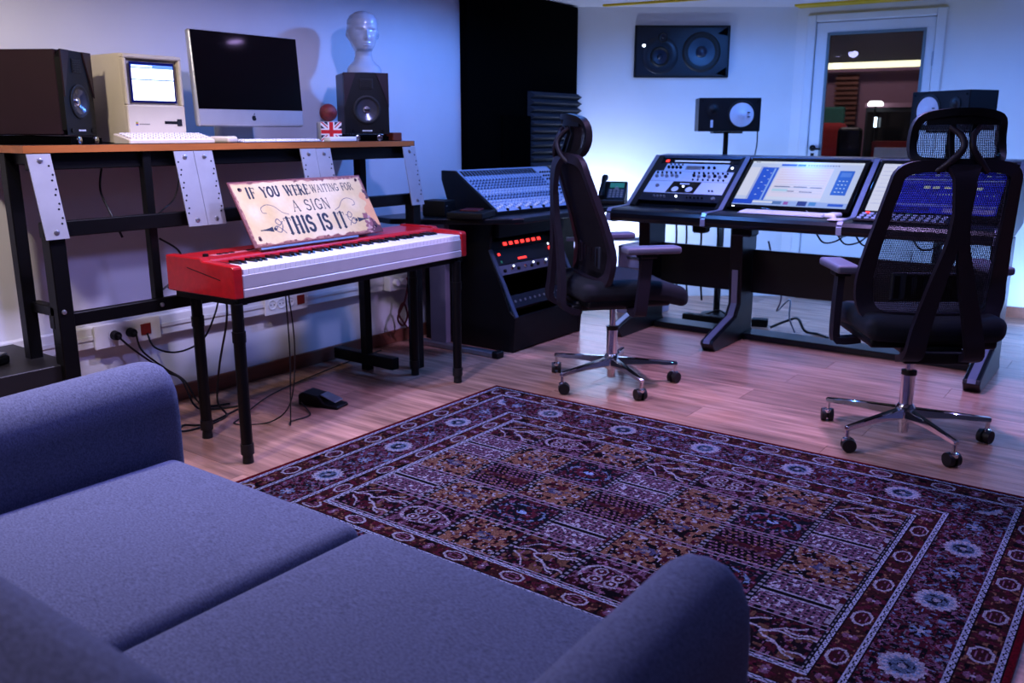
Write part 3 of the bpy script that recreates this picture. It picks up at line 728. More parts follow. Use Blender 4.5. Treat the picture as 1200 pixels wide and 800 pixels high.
keyboard('beige chunky keyboard on bench in front of vintage computer', (-3.062,1.975,TZ), math.pi/2, .36, .108, .016, .038, 5, 15, M_BEIGE, mat('pale_keys',(.80,.78,.76),.5,noise=(9,.97,1.02)))
one(MB().rbox(-.032,.032,-.05,.05,0,.026,.010,crown=.004), 'computer_mouse', M_BEIGE, 'beige computer mouse on bench beside the chunky keyboard', 'mouse', (-3.105,2.225,TZ), math.pi/2+.3, smooth=50)

# aluminium all in one computer
im_ = thing('desktop_computer', 'aluminium all in one computer with dark glossy screen on bench', 'computer', (-3.15,2.410,TZ), math.pi/2-.02)
w = .528
tilt = Matrix.Translation((0,0,.065)) @ Matrix.Rotation(-.07,4,'X')
def TI(m): m.v = [tuple(tilt @ Vector(p)) for p in m.v]; return m
TI(MB().rbox(-w/2,w/2,-.012,.022,0,.375,.012,seg=3)).build('case', M_ALU, im_, smooth=40)
TI(MB().box(-w/2+.006,w/2-.006,-.0135,-.012,.068,.370)).build('screen', M_GLOSS, im_)
ap = MB(); pts = []
for k in range(26):
    a = 2*math.pi*k/26; r = .0105*(1+.10*abs(math.sin(a))-.16*math.exp(-((a-math.pi/2)/.35)**2)-.10*math.exp(-((a-3*math.pi/2)/.3)**2)-.30*math.exp(-(((a+math.pi) % (2*math.pi)-math.pi-.25)/.38)**2))
    pts.append((r*math.cos(a), .034+r*math.sin(a)))
ap.prism(pts,-.0130,-.0118,'y'); ap.prism([(-.001,.047),(.002,.052),(.006,.055),(.005,.050),(.002,.047)],-.0130,-.0118,'y')
TI(ap).build('logo', M_BLACK, im_)
MB().add([(-.10,-.02,0),(.10,-.02,0),(.10,.16,0),(-.10,.16,0),(-.10,-.02,.006),(.10,-.02,.006),(.10,.16,.006),(-.10,.16,.006)],[(3,2,1,0),(4,5,6,7),(0,1,5,4),(1,2,6,5),(2,3,7,6),(3,0,4,7)]).build('foot', M_ALU, im_, bevel=.002)
MB().sweep([(0,.13,.004),(0,.135,.09),(0,.05,.20)],.19,.010,smooth=5).build('stand_neck', M_ALU, im_, smooth=40)
keyboard('thin white keyboard lying on bench below the dark screen', (-3.06,2.50,TZ), math.pi/2, .42, .065, .006, .010, 3, 15, M_ALU, M_IVORY)

# mannequin head on the right monitor
hd = thing('mannequin_head', 'glossy pale blue glass mannequin head standing on black monitor', 'mannequin head', (cR[0]-nR[0]*.085,cR[1]-nR[1]*.085+.02,TZ+.033+.286), hR+math.pi/2)
def head_mesh():
    N, Mn = 40, 72; H_ = .295
    prof = [(0,.084,.074),(.022,.083,.072),(.036,.076,.066),(.050,.060,.055),(.065,.047,.048),(.085,.0405,.044),(.104,.0405,.047),(.114,.045,.073),(.13,.054,.083),(.155,.064,.090),(.18,.0705,.093),(.205,.074,.095),(.23,.074,.098),(.25,.071,.096),(.27,.060,.083),(.285,.038,.055),(.2935,.014,.02),(.295,.001,.001)]
    zs = np.array([p[0] for p in prof]); hx = np.array([p[1] for p in prof]); hy = np.array([p[2] for p in prof])
    vs, fs = [], []
    Z = np.concatenate([np.linspace(0,.27,70), np.linspace(.275,.295,8)])
    for z in Z:
        a = np.interp(z, zs, hx); b = np.interp(z, zs, hy)
        yo = np.interp(z, [0,.08,.12,.2,.295],[.0,.012,.005,.012,.018])
        for k in range(Mn):
            t = 2*math.pi*k/Mn; c_, s_ = math.cos(t), math.sin(t)
            x = a*math.copysign(abs(c_)**.92, c_); y = b*math.copysign(abs(s_)**.92, s_)+yo
            if s_ < 0:                                            # front (-y): nose, brow, eyes, mouth, chin
                fx = x/.03; 
                nose = .020*math.exp(-(x/.010)**2)*max(0, 1-abs((z-.168)/.026))**.8 if z < .168+.03 and z > .142 else 0
                nose = .028*math.exp(-(x/.0095)**2)*math.exp(-((z-.161)/.010)**2) + .017*math.exp(-(x/.0065)**2)*math.exp(-((z-.183)/.017)**2)
                eye = sum(-.016*math.exp(-((x-q)/.015)**2)*math.exp(-((z-.194)/.010)**2) for q in (-.029,.029))
                lid = sum(.008*math.exp(-((x-q)/.012)**2)*math.exp(-((z-.191)/.005)**2) for q in (-.029,.029))
                brow = .007*math.exp(-((abs(x)-.028)/.02)**2)*math.exp(-((z-.208)/.007)**2)
                lip = .010*math.exp(-(x/.018)**2)*(math.exp(-((z-.1385)/.0045)**2)+1.1*math.exp(-((z-.1285)/.0048)**2))-.004*math.exp(-(x/.02)**2)*math.exp(-((z-.1335)/.0025)**2)
                chin = .010*math.exp(-(x/.02)**2)*math.exp(-((z-.112)/.010)**2)
                cheek = .006*math.exp(-((abs(x)-.038)/.016)**2)*math.exp(-((z-.165)/.018)**2)
                y -= nose+eye+lid+brow+lip+chin+cheek
            ear = .012*math.exp(-((y-.012)/.012)**2)*math.exp(-((z-.178)/.020)**2)
            x += math.copysign(ear, c_)*(abs(c_) > .6)
            vs.append((x, y, z))
    n = len(Z)
    for i in range(n-1):
        for k in range(Mn): fs.append((i*Mn+k, i*Mn+(k+1)%Mn, (i+1)*Mn+(k+1)%Mn, (i+1)*Mn+k))
    fs.append(tuple(range(Mn))[::-1]); fs.append(tuple(range((n-1)*Mn, n*Mn)))
    return MB().add(vs, fs)
head_mesh().build('bust', M_HEAD, hd, smooth=70)
MB().lathe([(.080,0),(.084,.003),(.080,.006)], n=32).build('base_rim', M_HEAD, hd, smooth=50)

# union flag tin, ball, little things on the bench
tn = thing('flag_tin', 'small square tin printed with a red white and blue flag', 'tin', (-3.155,2.835,TZ), math.radians(60))
MB().box(-.048,.048,-.048,.048,0,.088).build('body', M_TRIMW, tn, bevel=.003)
n = 72; uu, vv = np.meshgrid((np.arange(n)+.5)/n*2-1, (np.arange(n)+.5)/n*2-1); fimg = np.zeros((n,n,3))+np.array([.05,.08,.22])
dd = np.minimum(np.abs(uu-vv), np.abs(uu+vv)); fimg[dd < .30] = (.9,.9,.92); d1 = (uu-vv); d2 = (uu+vv)
fimg[((d1 > -.02) & (d1 < .16) & (uu*0+1 > 0) | (d2 > -.16) & (d2 < .02)) ] = (.75,.08,.12)
fimg[(np.abs(uu) < .34) | (np.abs(vv) < .34)] = (.9,.9,.92); fimg[(np.abs(uu) < .19) | (np.abs(vv) < .19)] = (.78,.07,.12)
painted('flag_print', fimg, M_PRINT, tn, Matrix.Translation((-.047,-.0487,.001)) @ Matrix.Rotation(math.pi/2,4,'X'), .094, .086)
painted('flag_print', fimg, M_PRINT, tn, Matrix.Translation((.0487,-.047,.001)) @ Matrix.Rotation(math.pi/2,4,'Z') @ Matrix.Rotation(math.pi/2,4,'X'), .094, .086)
one(MB().ball((0,0,.0405),.040,24,16), 'ball', mat('mottled_red_ball',(.42,.13,.14),.55,noise=(70,.5,1.3),bump=(120,.6)), 'mottled dark red ball resting on top of the flag tin', 'ball', (-3.155,2.835,TZ+.0885), smooth=60)
one(MB().rbox(-.022,.022,-.085,.085,0,.022,.006), 'white_stick_case', M_IVORY, 'flat white plastic case lying in front of the flag tin', 'case', (-3.082,2.835,TZ), .05, smooth=50)
one(MB().box(-.035,.035,-.032,.032,0,.040), 'wooden_box', mat('red_brown_wood',(.42,.16,.09),.4,noise=(7,.8,1.1),stretch=(6,.8,6)), 'small red brown wooden box at the bench end', 'box', (-3.16,3.255,TZ), 0, bevel=.003)

# a gadget on the low shelf
gd = thing('shelf_gadget', 'small black and silver gadget lying on low black shelf', 'gadget', (-3.24,1.30,.4055), .4)
MB().rbox(-.05,.05,-.035,.035,0,.03,.008).build('body', M_BLACK, gd, smooth=50); MB().rbox(-.045,.045,-.03,.03,.03,.040,.004).build('lid', M_STEEL, gd, smooth=50)

# ---- wall sockets, plugs and cables on the left wall
def socket_plate(label, y0, y1, slots, red):
    t = thing('socket_plate', label, 'wall socket', (WX+.0405,(y0+y1)/2,.318))
    MB().box(0,.010,-(y1-y0)/2,(y1-y0)/2,0,.102).build('plate', M_TRIMW, t, bevel=.003)
    for y in slots:
        q = y-(y0+y1)/2
        MB().lathe([(.026,0),(.026,.003),(.021,.003),(.018,.0005)],(.010,q,.051),'x',18).build('socket', M_TRIMW, t, smooth=40)
        for s in (-1,1): MB().cyl((.0105,q+s*.0095,.051),(.0125,q+s*.0095,.051),.003,n=8).build('pin_hole', M_BLACK, t)
    if red is not None:
        q = red-(y0+y1)/2; MB().box(.010,.014,q-.024,q+.024,.028,.076).build('data_socket', mat('red_brown_socket',(.42,.10,.07),.4,noise=(9,.9,1.1)), t, bevel=.002)
    return t
socket_plate('white socket plate with black plugs below the bench', 1.80,2.10,(1.884,1.954),2.028)
socket_plate('white socket plate with red insert behind the piano', 2.66,2.93,(2.705,2.76,2.815),2.882)
SX = WX+.0535
def plug(label, y, z=.369):
    t = thing('power_plug', label, 'plug', (SX,y,z))
    MB().cyl((0,0,0),(.028,0,0),.020,.018,n=16).build('body', M_BLACK, t, smooth=40); MB().cyl((.028,0,0),(.045,0,-.008),.008,.006).build('strain_relief', M_BLACK, t, smooth=40)
plug('round black plug at the socket edge under the bench', 1.884); plug('black plug beside red insert under the bench', 1.954)
def cable(label, pts, r=.0045, m=M_CABLE, sm=8):
    o = np.array(pts[0], float)
    return one(MB().tube([np.array(p)-o for p in pts], r, 6, smooth=sm), 'cable', m, label, 'cable', tuple(o), smooth=60)
cable('black power cable drooping from round plug toward the sofa arm', [(SX+.047,1.884,.360),(-3.40,1.93,.30),(-3.36,2.03,.20),(-3.34,2.09,.15),(-3.30,2.12,.03),(-3.26,2.2,.006),(-3.20,2.33,.006)])
cable('thin black cable from the second plug to floor', [(SX+.047,1.954,.360),(-3.42,1.97,.29),(-3.37,2.04,.205),(-3.35,2.11,.14),(-3.33,2.17,.02),(-3.28,2.28,.006)])
cable('black cable looping from red insert up to bench rail', [(SX+.006,2.028,.352),(-3.44,2.04,.29),(-3.40,2.12,.26),(-3.36,2.22,.30),(-3.32,2.27,.42),(-3.26,2.26,.53),(-3.15,2.17,.52),(-3.09,2.14,.545)])
cable('black cable hanging from bench top to the middle rail', [(-3.30,1.83,1.13),(-3.20,1.74,1.0),(-3.11,1.72,.91),(-3.08,1.74,.82)], .004)
cable('thin looped cable hanging behind the double plate', [(-3.12,2.03,1.06),(-3.13,2.0,.95),(-3.10,1.92,.905),(-3.07,1.89,.90)], .003)
cable('black cable curling behind the bench upright beside piano', [(-3.10,1.90,.80),(-3.10,1.98,.74),(-3.10,1.98,.66),(-3.11,1.90,.60)], .004)
cable('coiled black cable loop hung beside the piano end', [(-3.12,1.93,.60),(-3.12,2.02,.66),(-3.12,2.04,.60),(-3.12,1.98,.53),(-3.12,1.92,.54),(-3.13,1.90,.60)], .004)
cable('long black cable running from piano down to the floor', [(-2.93,2.06,.588),(-3.0,2.1,.45),(-3.10,2.12,.25),(-3.15,2.13,.08),(-3.14,2.16,.007),(-3.10,2.02,.006),(-3.12,1.93,.006),(-3.18,1.98,.006),(-3.12,2.05,.007),(-3.20,2.3,.006)])
cable('black pedal cable hanging under the piano to the pedal', [(-2.72,2.18,.588),(-2.74,2.20,.35),(-2.78,2.22,.12),(-2.80,2.23,.02),(-2.86,2.28,.006),(-2.86,2.38,.006),(-2.93,2.43,.006),(-3.0,2.455,.02)], .003)
cable('second thin cable hanging under the piano to the floor', [(-2.74,2.21,.588),(-2.77,2.25,.35),(-2.84,2.27,.10),(-2.92,2.22,.008),(-3.02,2.12,.006),(-3.08,2.2,.006),(-3.25,2.5,.006),(-3.38,3.0,.006),(-3.44,3.4,.006)], .003)
ob = thing('socket_box', 'white socket box with plugs on wall behind piano', 'wall socket', (WX+.0405,3.575,.325))
MB().rbox(0,.05,-.09,.09,0,.085,.008).build('box', M_TRIMW, ob, smooth=40)
for s in (-.05,.0): MB().cyl((.05,s,.05),(.08,s,.05),.018).build('plug', M_IVORY, ob, smooth=40)
MB().cyl((.05,.055,.05),(.08,.055,.05),.018).build('plug', mat('red_plug',(.5,.08,.08),.4,noise=(9,.9,1.1)), ob, smooth=40)
cable('coil of dark red cable hanging under the white socket box', [(-3.41,3.60,.36),(-3.42,3.58,.26),(-3.43,3.53,.17),(-3.43,3.57,.12),(-3.43,3.61,.17),(-3.43,3.58,.25),(-3.43,3.54,.19),(-3.42,3.60,.10)], .006, mat('dark_red_cable',(.25,.07,.07),.5,noise=(9,.9,1.1)))

# ------------------------------------------------------------------ digital piano
PR = math.radians(2.8)
pn = thing('digital_piano', 'red digital piano with white keys on black tube legs', 'piano', (-2.612,1.872,0), PR)
LN, DP = 1.372, .385
def cheek(y0, y1):
    m = MB().prism([(0,.618),(0,.728),(-.008,.736),(-.175,.742),(-.18,.752),(-DP,.752),(-DP,.618)], y0, y1, 'y').build('side_cheek', M_RED, pn, bevel=.004)
    return m
c0 = cheek(0,.040); cheek(LN-.040,LN)
MB().prism([(-.075,.680),(-.075,.683),(-.26,.715),(-.26,.712)],-.0015,.001,'y').build('groove', mat('dark_groove',(.12,.02,.02),.7,noise=(5,.95,1)), c0)
MB().box(-DP+.01,-.004,.040,LN-.040,.618,.648).build('bottom_pan', M_BLACK, pn)
MB().prism([(-.168,.645),(-.168,.735),(-.176,.746),(-DP+.003,.746),(-DP+.003,.645)],.040,LN-.040,'y').build('top_deck', M_RED, pn, bevel=.003)
MB().box(-.018,-.002,.040,LN-.040,.650,.702).build('key_slip', M_RAIL, pn, bevel=.003)
MB().box(-.016,.0005,.040,LN-.040,.618,.650).build('front_rail', M_RAIL, pn, bevel=.003)
cp = MB().box(-.262,-.232,.10,.78,.746,.7475).build('control_strip', mat('pink_strip',(.72,.42,.44),.4,noise=(9,.95,1.02)), pn)
for k in range(22):
    if k in (3,4,12): continue
    MB().box(-.256,-.240,.13+k*.028,.148+k*.028,.7475,.7505).build('button', M_BLACK, cp)
MB().lathe([(.011,0),(.010,.010)],(-.247,.075,.746),n=14).build('volume_knob', M_BLACK, pn, smooth=40)
y0 = .046; kw = (LN-.092)/52
wk = MB().rbox(-.167,-.0035,.0004,kw-.0004,.690,.7225,.0025,seg=1).build('white_key', M_IVORY, pn); wk.location = (0,y0,0)
for i in range(1,52): child_copy(wk, pn, (0,y0+i*kw,0))
bk = None
for i in range(51):
    if (i % 7) in (0,2,3,5,6) :
        if bk is None:
            bk = MB().prism([(-.167,.715),(-.167,.7335),(-.112,.7325),(-.104,.7225)],-.0048,.0048,'y').build('black_key', M_EBONY, pn); bk.location = (0,y0+(i+1)*kw,0)
        else: child_copy(bk, pn, (0,y0+(i+1)*kw,0))
# stand: bars and legs (legs stand where they touch the floor)
MB().box(-DP+.02,-.01,.02,.06,.592,.618).box(-DP+.02,-.01,LN-.06,LN-.02,.592,.618).box(-.06,-.02,.06,LN-.06,.592,.618).box(-DP+.03,-DP+.07,.06,LN-.06,.592,.618).build('stand_frame', M_BLKMET, pn)
for x, y in ((-2.625,1.885),(-2.985,1.96),(-2.69,3.175),(-2.955,3.155)):
    lg = MB().cyl((x,y,.05),(x,y,.600),.0215,n=18).build('leg', M_BLKMET, pn, world=True, smooth=40)
    MB().cyl((x,y,0),(x,y,.035),.021,.0185,n=18).cyl((x,y,.035),(x,y,.075),.0245,n=18).build('rubber_foot', M_RUBBER, lg, world=True, smooth=40)
    MB().cyl((x,y,.46),(x,y,.50),.0245,n=18).build('collar', M_BLKMET, lg, world=True, smooth=40)
# music rest and the tin sign leaning on it
MB().box(-.30,-.225,.42,.84,.7465,.756).build('music_rest', M_BLACK, pn)

# stroke lettering for the sign, drawn into the print
def seg_dist(X, Y, a, b):
    ax, ay = a; bx, by = b; dx, dy = bx-ax, by-ay; L2 = dx*dx+dy*dy or 1e-9
    t = np.clip(((X-ax)*dx+(Y-ay)*dy)/L2, 0, 1); return np.hypot(X-ax-t*dx, Y-ay-t*dy)
def arc(cx, cy, rx, ry, a0, a1, n=16): return [(cx+rx*math.cos(math.radians(a0+(a1-a0)*i/n)), cy+ry*math.sin(math.radians(a0+(a1-a0)*i/n))) for i in range(n+1)]
GL = {  # glyph: width, strokes (points, heavy?) and stems that carry serifs
 'I': (.42, [([(.21,0),(.21,1)],1)], [(.21,0),(.21,1)]),
 'F': (.62, [([(.18,0),(.18,1)],1),([(.18,.97),(.58,.97),(.58,.82)],0),([(.18,.52),(.45,.52)],0),([(.45,.42),(.45,.62)],0)], [(.18,0),(.18,1)]),
 'E': (.64, [([(.18,0),(.18,1)],1),([(.18,.97),(.58,.97),(.58,.82)],0),([(.18,.52),(.45,.52)],0),([(.45,.42),(.45,.62)],0),([(.18,.03),(.60,.03),(.60,.18)],0)], [(.18,0),(.18,1)]),
 'T': (.66, [([(.33,0),(.33,1)],1),([(.06,.82),(.06,.97),(.60,.97),(.60,.82)],0)], [(.33,0)]),
 'H': (.76, [([(.18,0),(.18,1)],1),([(.58,0),(.58,1)],1),([(.18,.5),(.58,.5)],0)], [(.18,0),(.18,1),(.58,0),(.58,1)]),
 'Y': (.70, [([(.10,1),(.36,.48)],1),([(.60,1),(.36,.48)],0),([(.36,0),(.36,.48)],1)], [(.10,1),(.60,1),(.36,0)]),
 'O': (.72, [(arc(.36,.5,.27,.47,60,300),1),(arc(.36,.5,.27,.47,-60,60),1)], []),
 'U': (.74, [([(.17,1),(.17,.32)]+arc(.37,.30,.20,.27,180,360)+[(.57,1)],1)], [(.17,1),(.57,1)]),
 'W': (1.0, [([(.08,1),(.29,.02)],1),([(.29,.02),(.48,.9)],0),([(.44,1),(.66,.02)],1),([(.66,.02),(.88,1)],0)], [(.08,1),(.46,1),(.88,1)]),
 'R': (.72, [([(.17,0),(.17,1)],1),([(.17,.97),(.36,.97)]+arc(.38,.74,.19,.23,90,-90)+[(.17,.51)],0),([(.36,.5),(.62,.02)],1)], [(.17,0),(.17,1),(.64,0)]),
 'A': (.76, [([(.10,0),(.38,1)],0),([(.38,1),(.66,0)],1),([(.22,.36),(.55,.36)],0)], [(.10,0),(.66,0)]),
 'N': (.76, [([(.15,0),(.15,1)],0),([(.15,1),(.60,0)],1),([(.60,0),(.60,1)],0)], [(.15,0),(.13,1),(.60,1)]),
 'G': (.76, [(arc(.38,.5,.28,.47,40,320),1),([(.61,.10),(.61,.44)],1),([(.44,.44),(.68,.44)],0)], []),
 'S': (.62, [(arc(.31,.745,.20,.23,20,270,18)+arc(.31,.27,.22,.245,90,-160,18),1)], []),
}
def write(img, X, Y, txt, x, y, h, wf, heavy, light, serif, col, stripe=None, rise=0.0, space=.34):
    for ch in txt:
        if ch == ' ': x += h*wf*space; continue
        w_, st, sf_ = GL[ch]
        def P(p): return (x+p[0]*h*wf, y+p[1]*h)
        m = np.zeros(X.shape, bool)
        for pts, hv in st:
            th = (heavy if hv else light)*h/2
            for a, b in zip(pts[:-1], pts[1:]): m |= seg_dist(X, Y, P(a), P(b)) < th
        for p in sf_:
            q = P((p[0], min(max(p[1], .025), .975))); e = serif*h*.5+heavy*h*.4
            m |= (np.abs(X-q[0]) < e) & (np.abs(Y-q[1]) < light*h*.55)
        img[m] = col
        if stripe is not None: img[m & ((X*700 % 3.2) < .9)] = stripe
        x += w_*h*wf; y += rise*w_*h*wf
    return x
SW, SHT = .735, .285
def sign_image():
    k = .00115; w_, h_ = int(SW/k), int(SHT/k); x = (np.arange(w_)+.5)*k; y = SHT-(np.arange(h_)+.5)*k; X, Y = np.meshgrid(x, y)
    n1 = vnoise(h_,w_,9); n2 = vnoise(h_,w_,30); n3 = vnoise(h_,w_,60)
    img = np.zeros((h_,w_,3))+np.array([.80,.72,.54]); img += (n3-.5)[...,None]*np.array([.06,.09,.16])
    g = X/SW; img += (np.abs(g-.5)*.25)[...,None]*np.array([-.1,-.22,-.40])
    d = np.minimum(np.minimum(X,SW-X),np.minimum(Y,SHT-Y))
    e = d < .010+.012*(n2-.3); img[e] = (.62,.42,.34); img[d < .005] = (.36,.12,.13)
    ed = d+.02*(n1-.5); img[(ed < .011) & (n2 > .5)] = (.45,.26,.22)
    rr = np.hypot(X-SW+.01, (Y-.02)*1.0)+.05*(n1-.5)+.04*(n2-.5); img[rr < .085] = (.50,.30,.30); img[(rr < .085) & (n1 > .6)] = (.66,.52,.48); img[rr < .045] = (.30,.14,.16)
    rr = np.hypot(X-SW, (Y-.12)*.6)+.04*(n2-.5); img[(rr < .05)] = (.80,.58,.38); rr2 = np.hypot(X-SW, (Y-.19)*.8)+.03*(n1-.5); img[rr2 < .018] = (.30,.16,.16)
    for cx, cy in ((.042,.250),(.700,.262),(.040,.035)):
        r = np.hypot(X-cx, Y-cy)+.006*(n1-.5); img[r < .010] = (.36,.20,.18)
    ink = np.array([.09,.09,.14])
    xx = write(img,X,Y,'IF YOU WERE',.066,.212,.044,1.02,.22,.08,.08,ink,space=.62)
    write(img,X,Y,'WAITING FOR',xx+.010,.216,.036,.96,.125,.085,.08,ink,space=.45)
    write(img,X,Y,'A SIGN',.268,.137,.050,1.12,.12,.06,.09,ink,space=.5)
    write(img,X,Y,'THIS IS IT',.192,.042,.072,.90,.19,.055,.11,ink,space=.40)
    def curl(pts, th):
        pts = crom([np.array(p) for p in pts], 10)
        for a, b in zip(pts[:-1], pts[1:]): img[seg_dist(X,Y,a,b) < th] = (.34,.32,.34)
    for sx in (1,-1):
        f = (lambda a: a) if sx == 1 else (lambda a: .735-a)
        curl([(f(q[0]),q[1]) for q in ((.235,.128),(.205,.140),(.175,.168),(.140,.178),(.108,.166),(.106,.146),(.124,.141))], .0016)
        curl([(f(q[0]),q[1]) for q in ((.185,.10),(.165,.085),(.150,.10),(.165,.112),(.180,.085),(.160,.055),(.140,.062),(.150,.078))], .0022)
        curl([(f(q[0]),q[1]) for q in ((.183,.048),(.170,.065),(.150,.082),(.132,.074))], .0022)
        a, b = f(.060), f(.125); t = np.clip((X-a)/(b-a),0,1); img[(np.abs(Y-.070) < .002+.010*t**2) & (X > min(a,b)) & (X < max(a,b))] = ink
        img[np.hypot(X-f(.135),Y-.070) < .007] = ink
    return np.clip(img,0,1)
sg = thing('tin_sign', 'weathered cream tin sign reading IF YOU WERE WAITING FOR A SIGN THIS IS IT', 'sign', (-2.806,2.118,.7605), PR)
lean = math.atan2(.140,.247)
MS = Matrix(((0,-math.sin(lean),math.cos(lean),0),(1,0,0,0),(0,math.cos(lean),math.sin(lean),0),(0,0,0,1)))
m = MB(); m.v = []; m.rbox(0,SW,0,SHT,-.006,-.0005,.002,seg=1); m.v = [tuple(MS @ Vector(p)) for p in m.v]; m.build('plate', mat('rusty_tin',(.38,.14,.15),.6,noise=(12,.7,1.2)), sg)
painted('printed_face', sign_image(), M_PRINT, sg, MS @ Matrix.Translation((.002,.002,.0)), SW-.004, SHT-.004)
for cx, cy in ((.042,.250),(.700,.262),(.040,.035),(.700,.03)):
    q = MS @ Vector((cx,cy,0)); nq = MS.to_3x3() @ Vector((0,0,1)); MB().cyl(q, q+nq*.003, .006, .004, n=10).build('rivet', M_BLKMET, sg, smooth=40)
m = MB(); m.box(.02,.56,-.012,-.004,-.004,.008); m.v = [tuple(MS @ Vector(p)) for p in m.v]; m.build('ledge', M_STEEL, sg)

# sustain pedal on the floor
pd = thing('sustain_pedal', 'black sustain pedal with grey metal lever on the floor', 'pedal', (-2.97,2.525,0), math.radians(14))
MB().prism([(-.075,0),(-.075,.048),(-.055,.062),(.03,.050),(.06,.022),(.135,.014),(.135,0)],-.045,.045,'y').build('body', M_BLACK, pd, bevel=.005)
MB().prism([(.035,.052),(.035,.058),(.115,.032),(.115,.026)],-.030,.030,'y').build('lever', M_STEEL, pd, bevel=.002)

# ------------------------------------------------------------------ acoustic panels in the corner
ap_ = thing('acoustic_panel', 'tall black cloth acoustic panel filling the wall corner', 'acoustic panel', (WX+.002,4.85,0))
MB().rbox(0,.055,-.625,.600,.006,2.035,.008,seg=2).build('cloth_face', M_MATTE, ap_, smooth=40)
def foam(label, y0, y1, z0, z1, n, horiz):
    t = MB(); X0 = 0.0
    if horiz:
        p = [(0,0)]; st = (z1-z0)/n
        for i in range(n): p += [(.022,i*st),(.060,(i+.5)*st)]
        p += [(.022,n*st),(0,n*st)]
        t.prism(p, -(y1-y0)/2, (y1-y0)/2, 'y')
    else:
        st = (y1-y0)/n; p = [(0,-(y1-y0)/2)]
        for i in range(n): p += [(.016,-(y1-y0)/2+i*st),(.042,-(y1-y0)/2+(i+.5)*st)]
        p += [(.016,(y1-y0)/2),(0,(y1-y0)/2)]
        t.prism(p, 0, z1-z0, 'z')
    return one(t, 'foam_tile', M_FOAM if horiz else M_MATTE, label, 'foam tile', (WX+.058,(y0+y1)/2,z0))
foam('charcoal foam tile with horizontal ridges on the black panel', 4.845,5.42,.955,1.455,11,True)
foam('black foam tile with upright ridges beside the horizontal ridged tile', 4.56,4.842,.955,1.30,8,False)

# ------------------------------------------------------------------ mixer desk in the corner
md = thing('mixer_desk', 'black corner desk with slanted rack cabinet under the mixer', 'desk', (-3.13,4.3,0))
def D(m, n, mt=M_BLACK, par=md, **k): return m.build(n, mt, par, world=True, **k)
D(MB().prism([(-3.46,3.40),(-3.30,3.36),(-2.90,3.62),(-2.775,3.74),(-2.745,3.80),(-2.745,5.02),(-2.80,5.10),(-3.46,5.10)],.722,.752,'z'), 'tabletop', mat('black_laminate',(.025,.035,.05),.30,spec=.3,noise=(15,.9,1.1)), bevel=.006, bseg=2)
for y0, y1 in ((3.80,3.825),(4.47,4.495)):
    D(MB().prism([(-3.46,.0),(-2.815,.0),(-2.80,.20),(-2.84,.235),(-2.985,.56),(-2.96,.722),(-3.46,.722)],y0,y1,'y'), 'side_panel', bevel=.002)
    D(MB().prism([(-2.80,.20),(-2.795,.205),(-2.978,.565),(-2.985,.56)],y0-.001,y1+.001,'y'), 'edge_trim', mat('dull_blue_steel',(.30,.36,.45),.35,.6,noise=(15,.95,1.05)))
D(MB().box(-2.84,-2.815,3.825,4.47,.01,.195), 'kick_panel'); D(MB().box(-3.40,-3.0,3.825,4.47,.17,.19), 'bottom_shelf'); D(MB().box(-3.44,-3.42,3.825,4.47,.0,.722), 'back_panel')
D(MB().box(-3.0,-2.93,3.825,4.47,.63,.722), 'front_apron')
D(MB().box(-3.30,-3.18,3.66,3.70,.03,.722), 'lift_column', mat('lilac_grey_metal',(.42,.40,.45),.45,.2,noise=(10,.95,1.04)), bevel=.004)
ft = D(MB().box(-3.42,-2.835,3.645,3.695,.0,.032), 'foot_bar', M_STEEL, bevel=.006); D(MB().box(-2.845,-2.80,3.640,3.70,.0,.038), 'foot_cap', M_BLACK, ft, bevel=.006)
# rack units on the slant (local: x along Y of the room, y up the slope, z outwards)
def slant(p0, ex, ey):
    ex = Vector(ex).normalized(); ey = Vector(ey).normalized(); ez = ex.cross(ey)
    return Matrix(((ex.x,ey.x,ez.x,p0[0]),(ex.y,ey.y,ez.y,p0[1]),(ex.z,ey.z,ez.z,p0[2]),(0,0,0,1)))
def rack_unit(name, label, M4, x0, x1, y0, y1, mface, deco, depth=.12, cat='rack unit', group=None):
    t = bpy.data.objects.new(name, None); COL.objects.link(t); t.matrix_world = M4 @ Matrix.Translation((x0,y0,0)); ROOTM[t.name] = t.matrix_world.copy(); tag(t, label, cat, group)
    w, h = x1-x0, y1-y0
    MB().box(.01,w-.01,.002,h-.002,-depth,-.003).build('chassis', M_BLKMET, t)
    f = MB().box(0,w,.0008,h-.0008,-.003,0).build('face', mface, t)
    deco(t, f, w, h)
    return t
def knob(par, x, y, r=.007, hh=.010, m=M_BLACK, cap=None):
    k = MB().lathe([(r,0),(r*.92,hh*.8),(r*.75,hh)],(x,y,0),'z',12).build('knob', m, par, smooth=40)
    return k
MSL = slant((-2.985,3.83,.560), (0,1,0), (-.175+.03,0,.325+.07))
MSL = slant((-2.850,3.83,.240), (0,1,0), (-.148,0,.325))
def leds(t, f, w, h):
    for i in range(7): MB().box(.13+i*.056,.160+i*.056,h*.35,h*.72,0,.003).build('red_lamp', M_LEDR, t)
def blackface(t, f, w, h):
    MB().box(.05,.07,h*.62,h*.78,0,.002).build('lamp', M_LEDR, t); MB().box(.22,.30,h*.18,h*.30,0,.002).build('display', M_LEDR, t); MB().cyl((w-.08,h*.55,0),(w-.08,h*.55,.004),.012).build('lamp', M_LEDR, t); MB().cyl((w-.08,h*.86,0),(w-.08,h*.86,.003),.005).build('lamp', M_LEDW, t)
    MB().cyl((.06,h*.2,0),(.06,h*.2,.003),.007).build('lamp', M_LEDG, t)
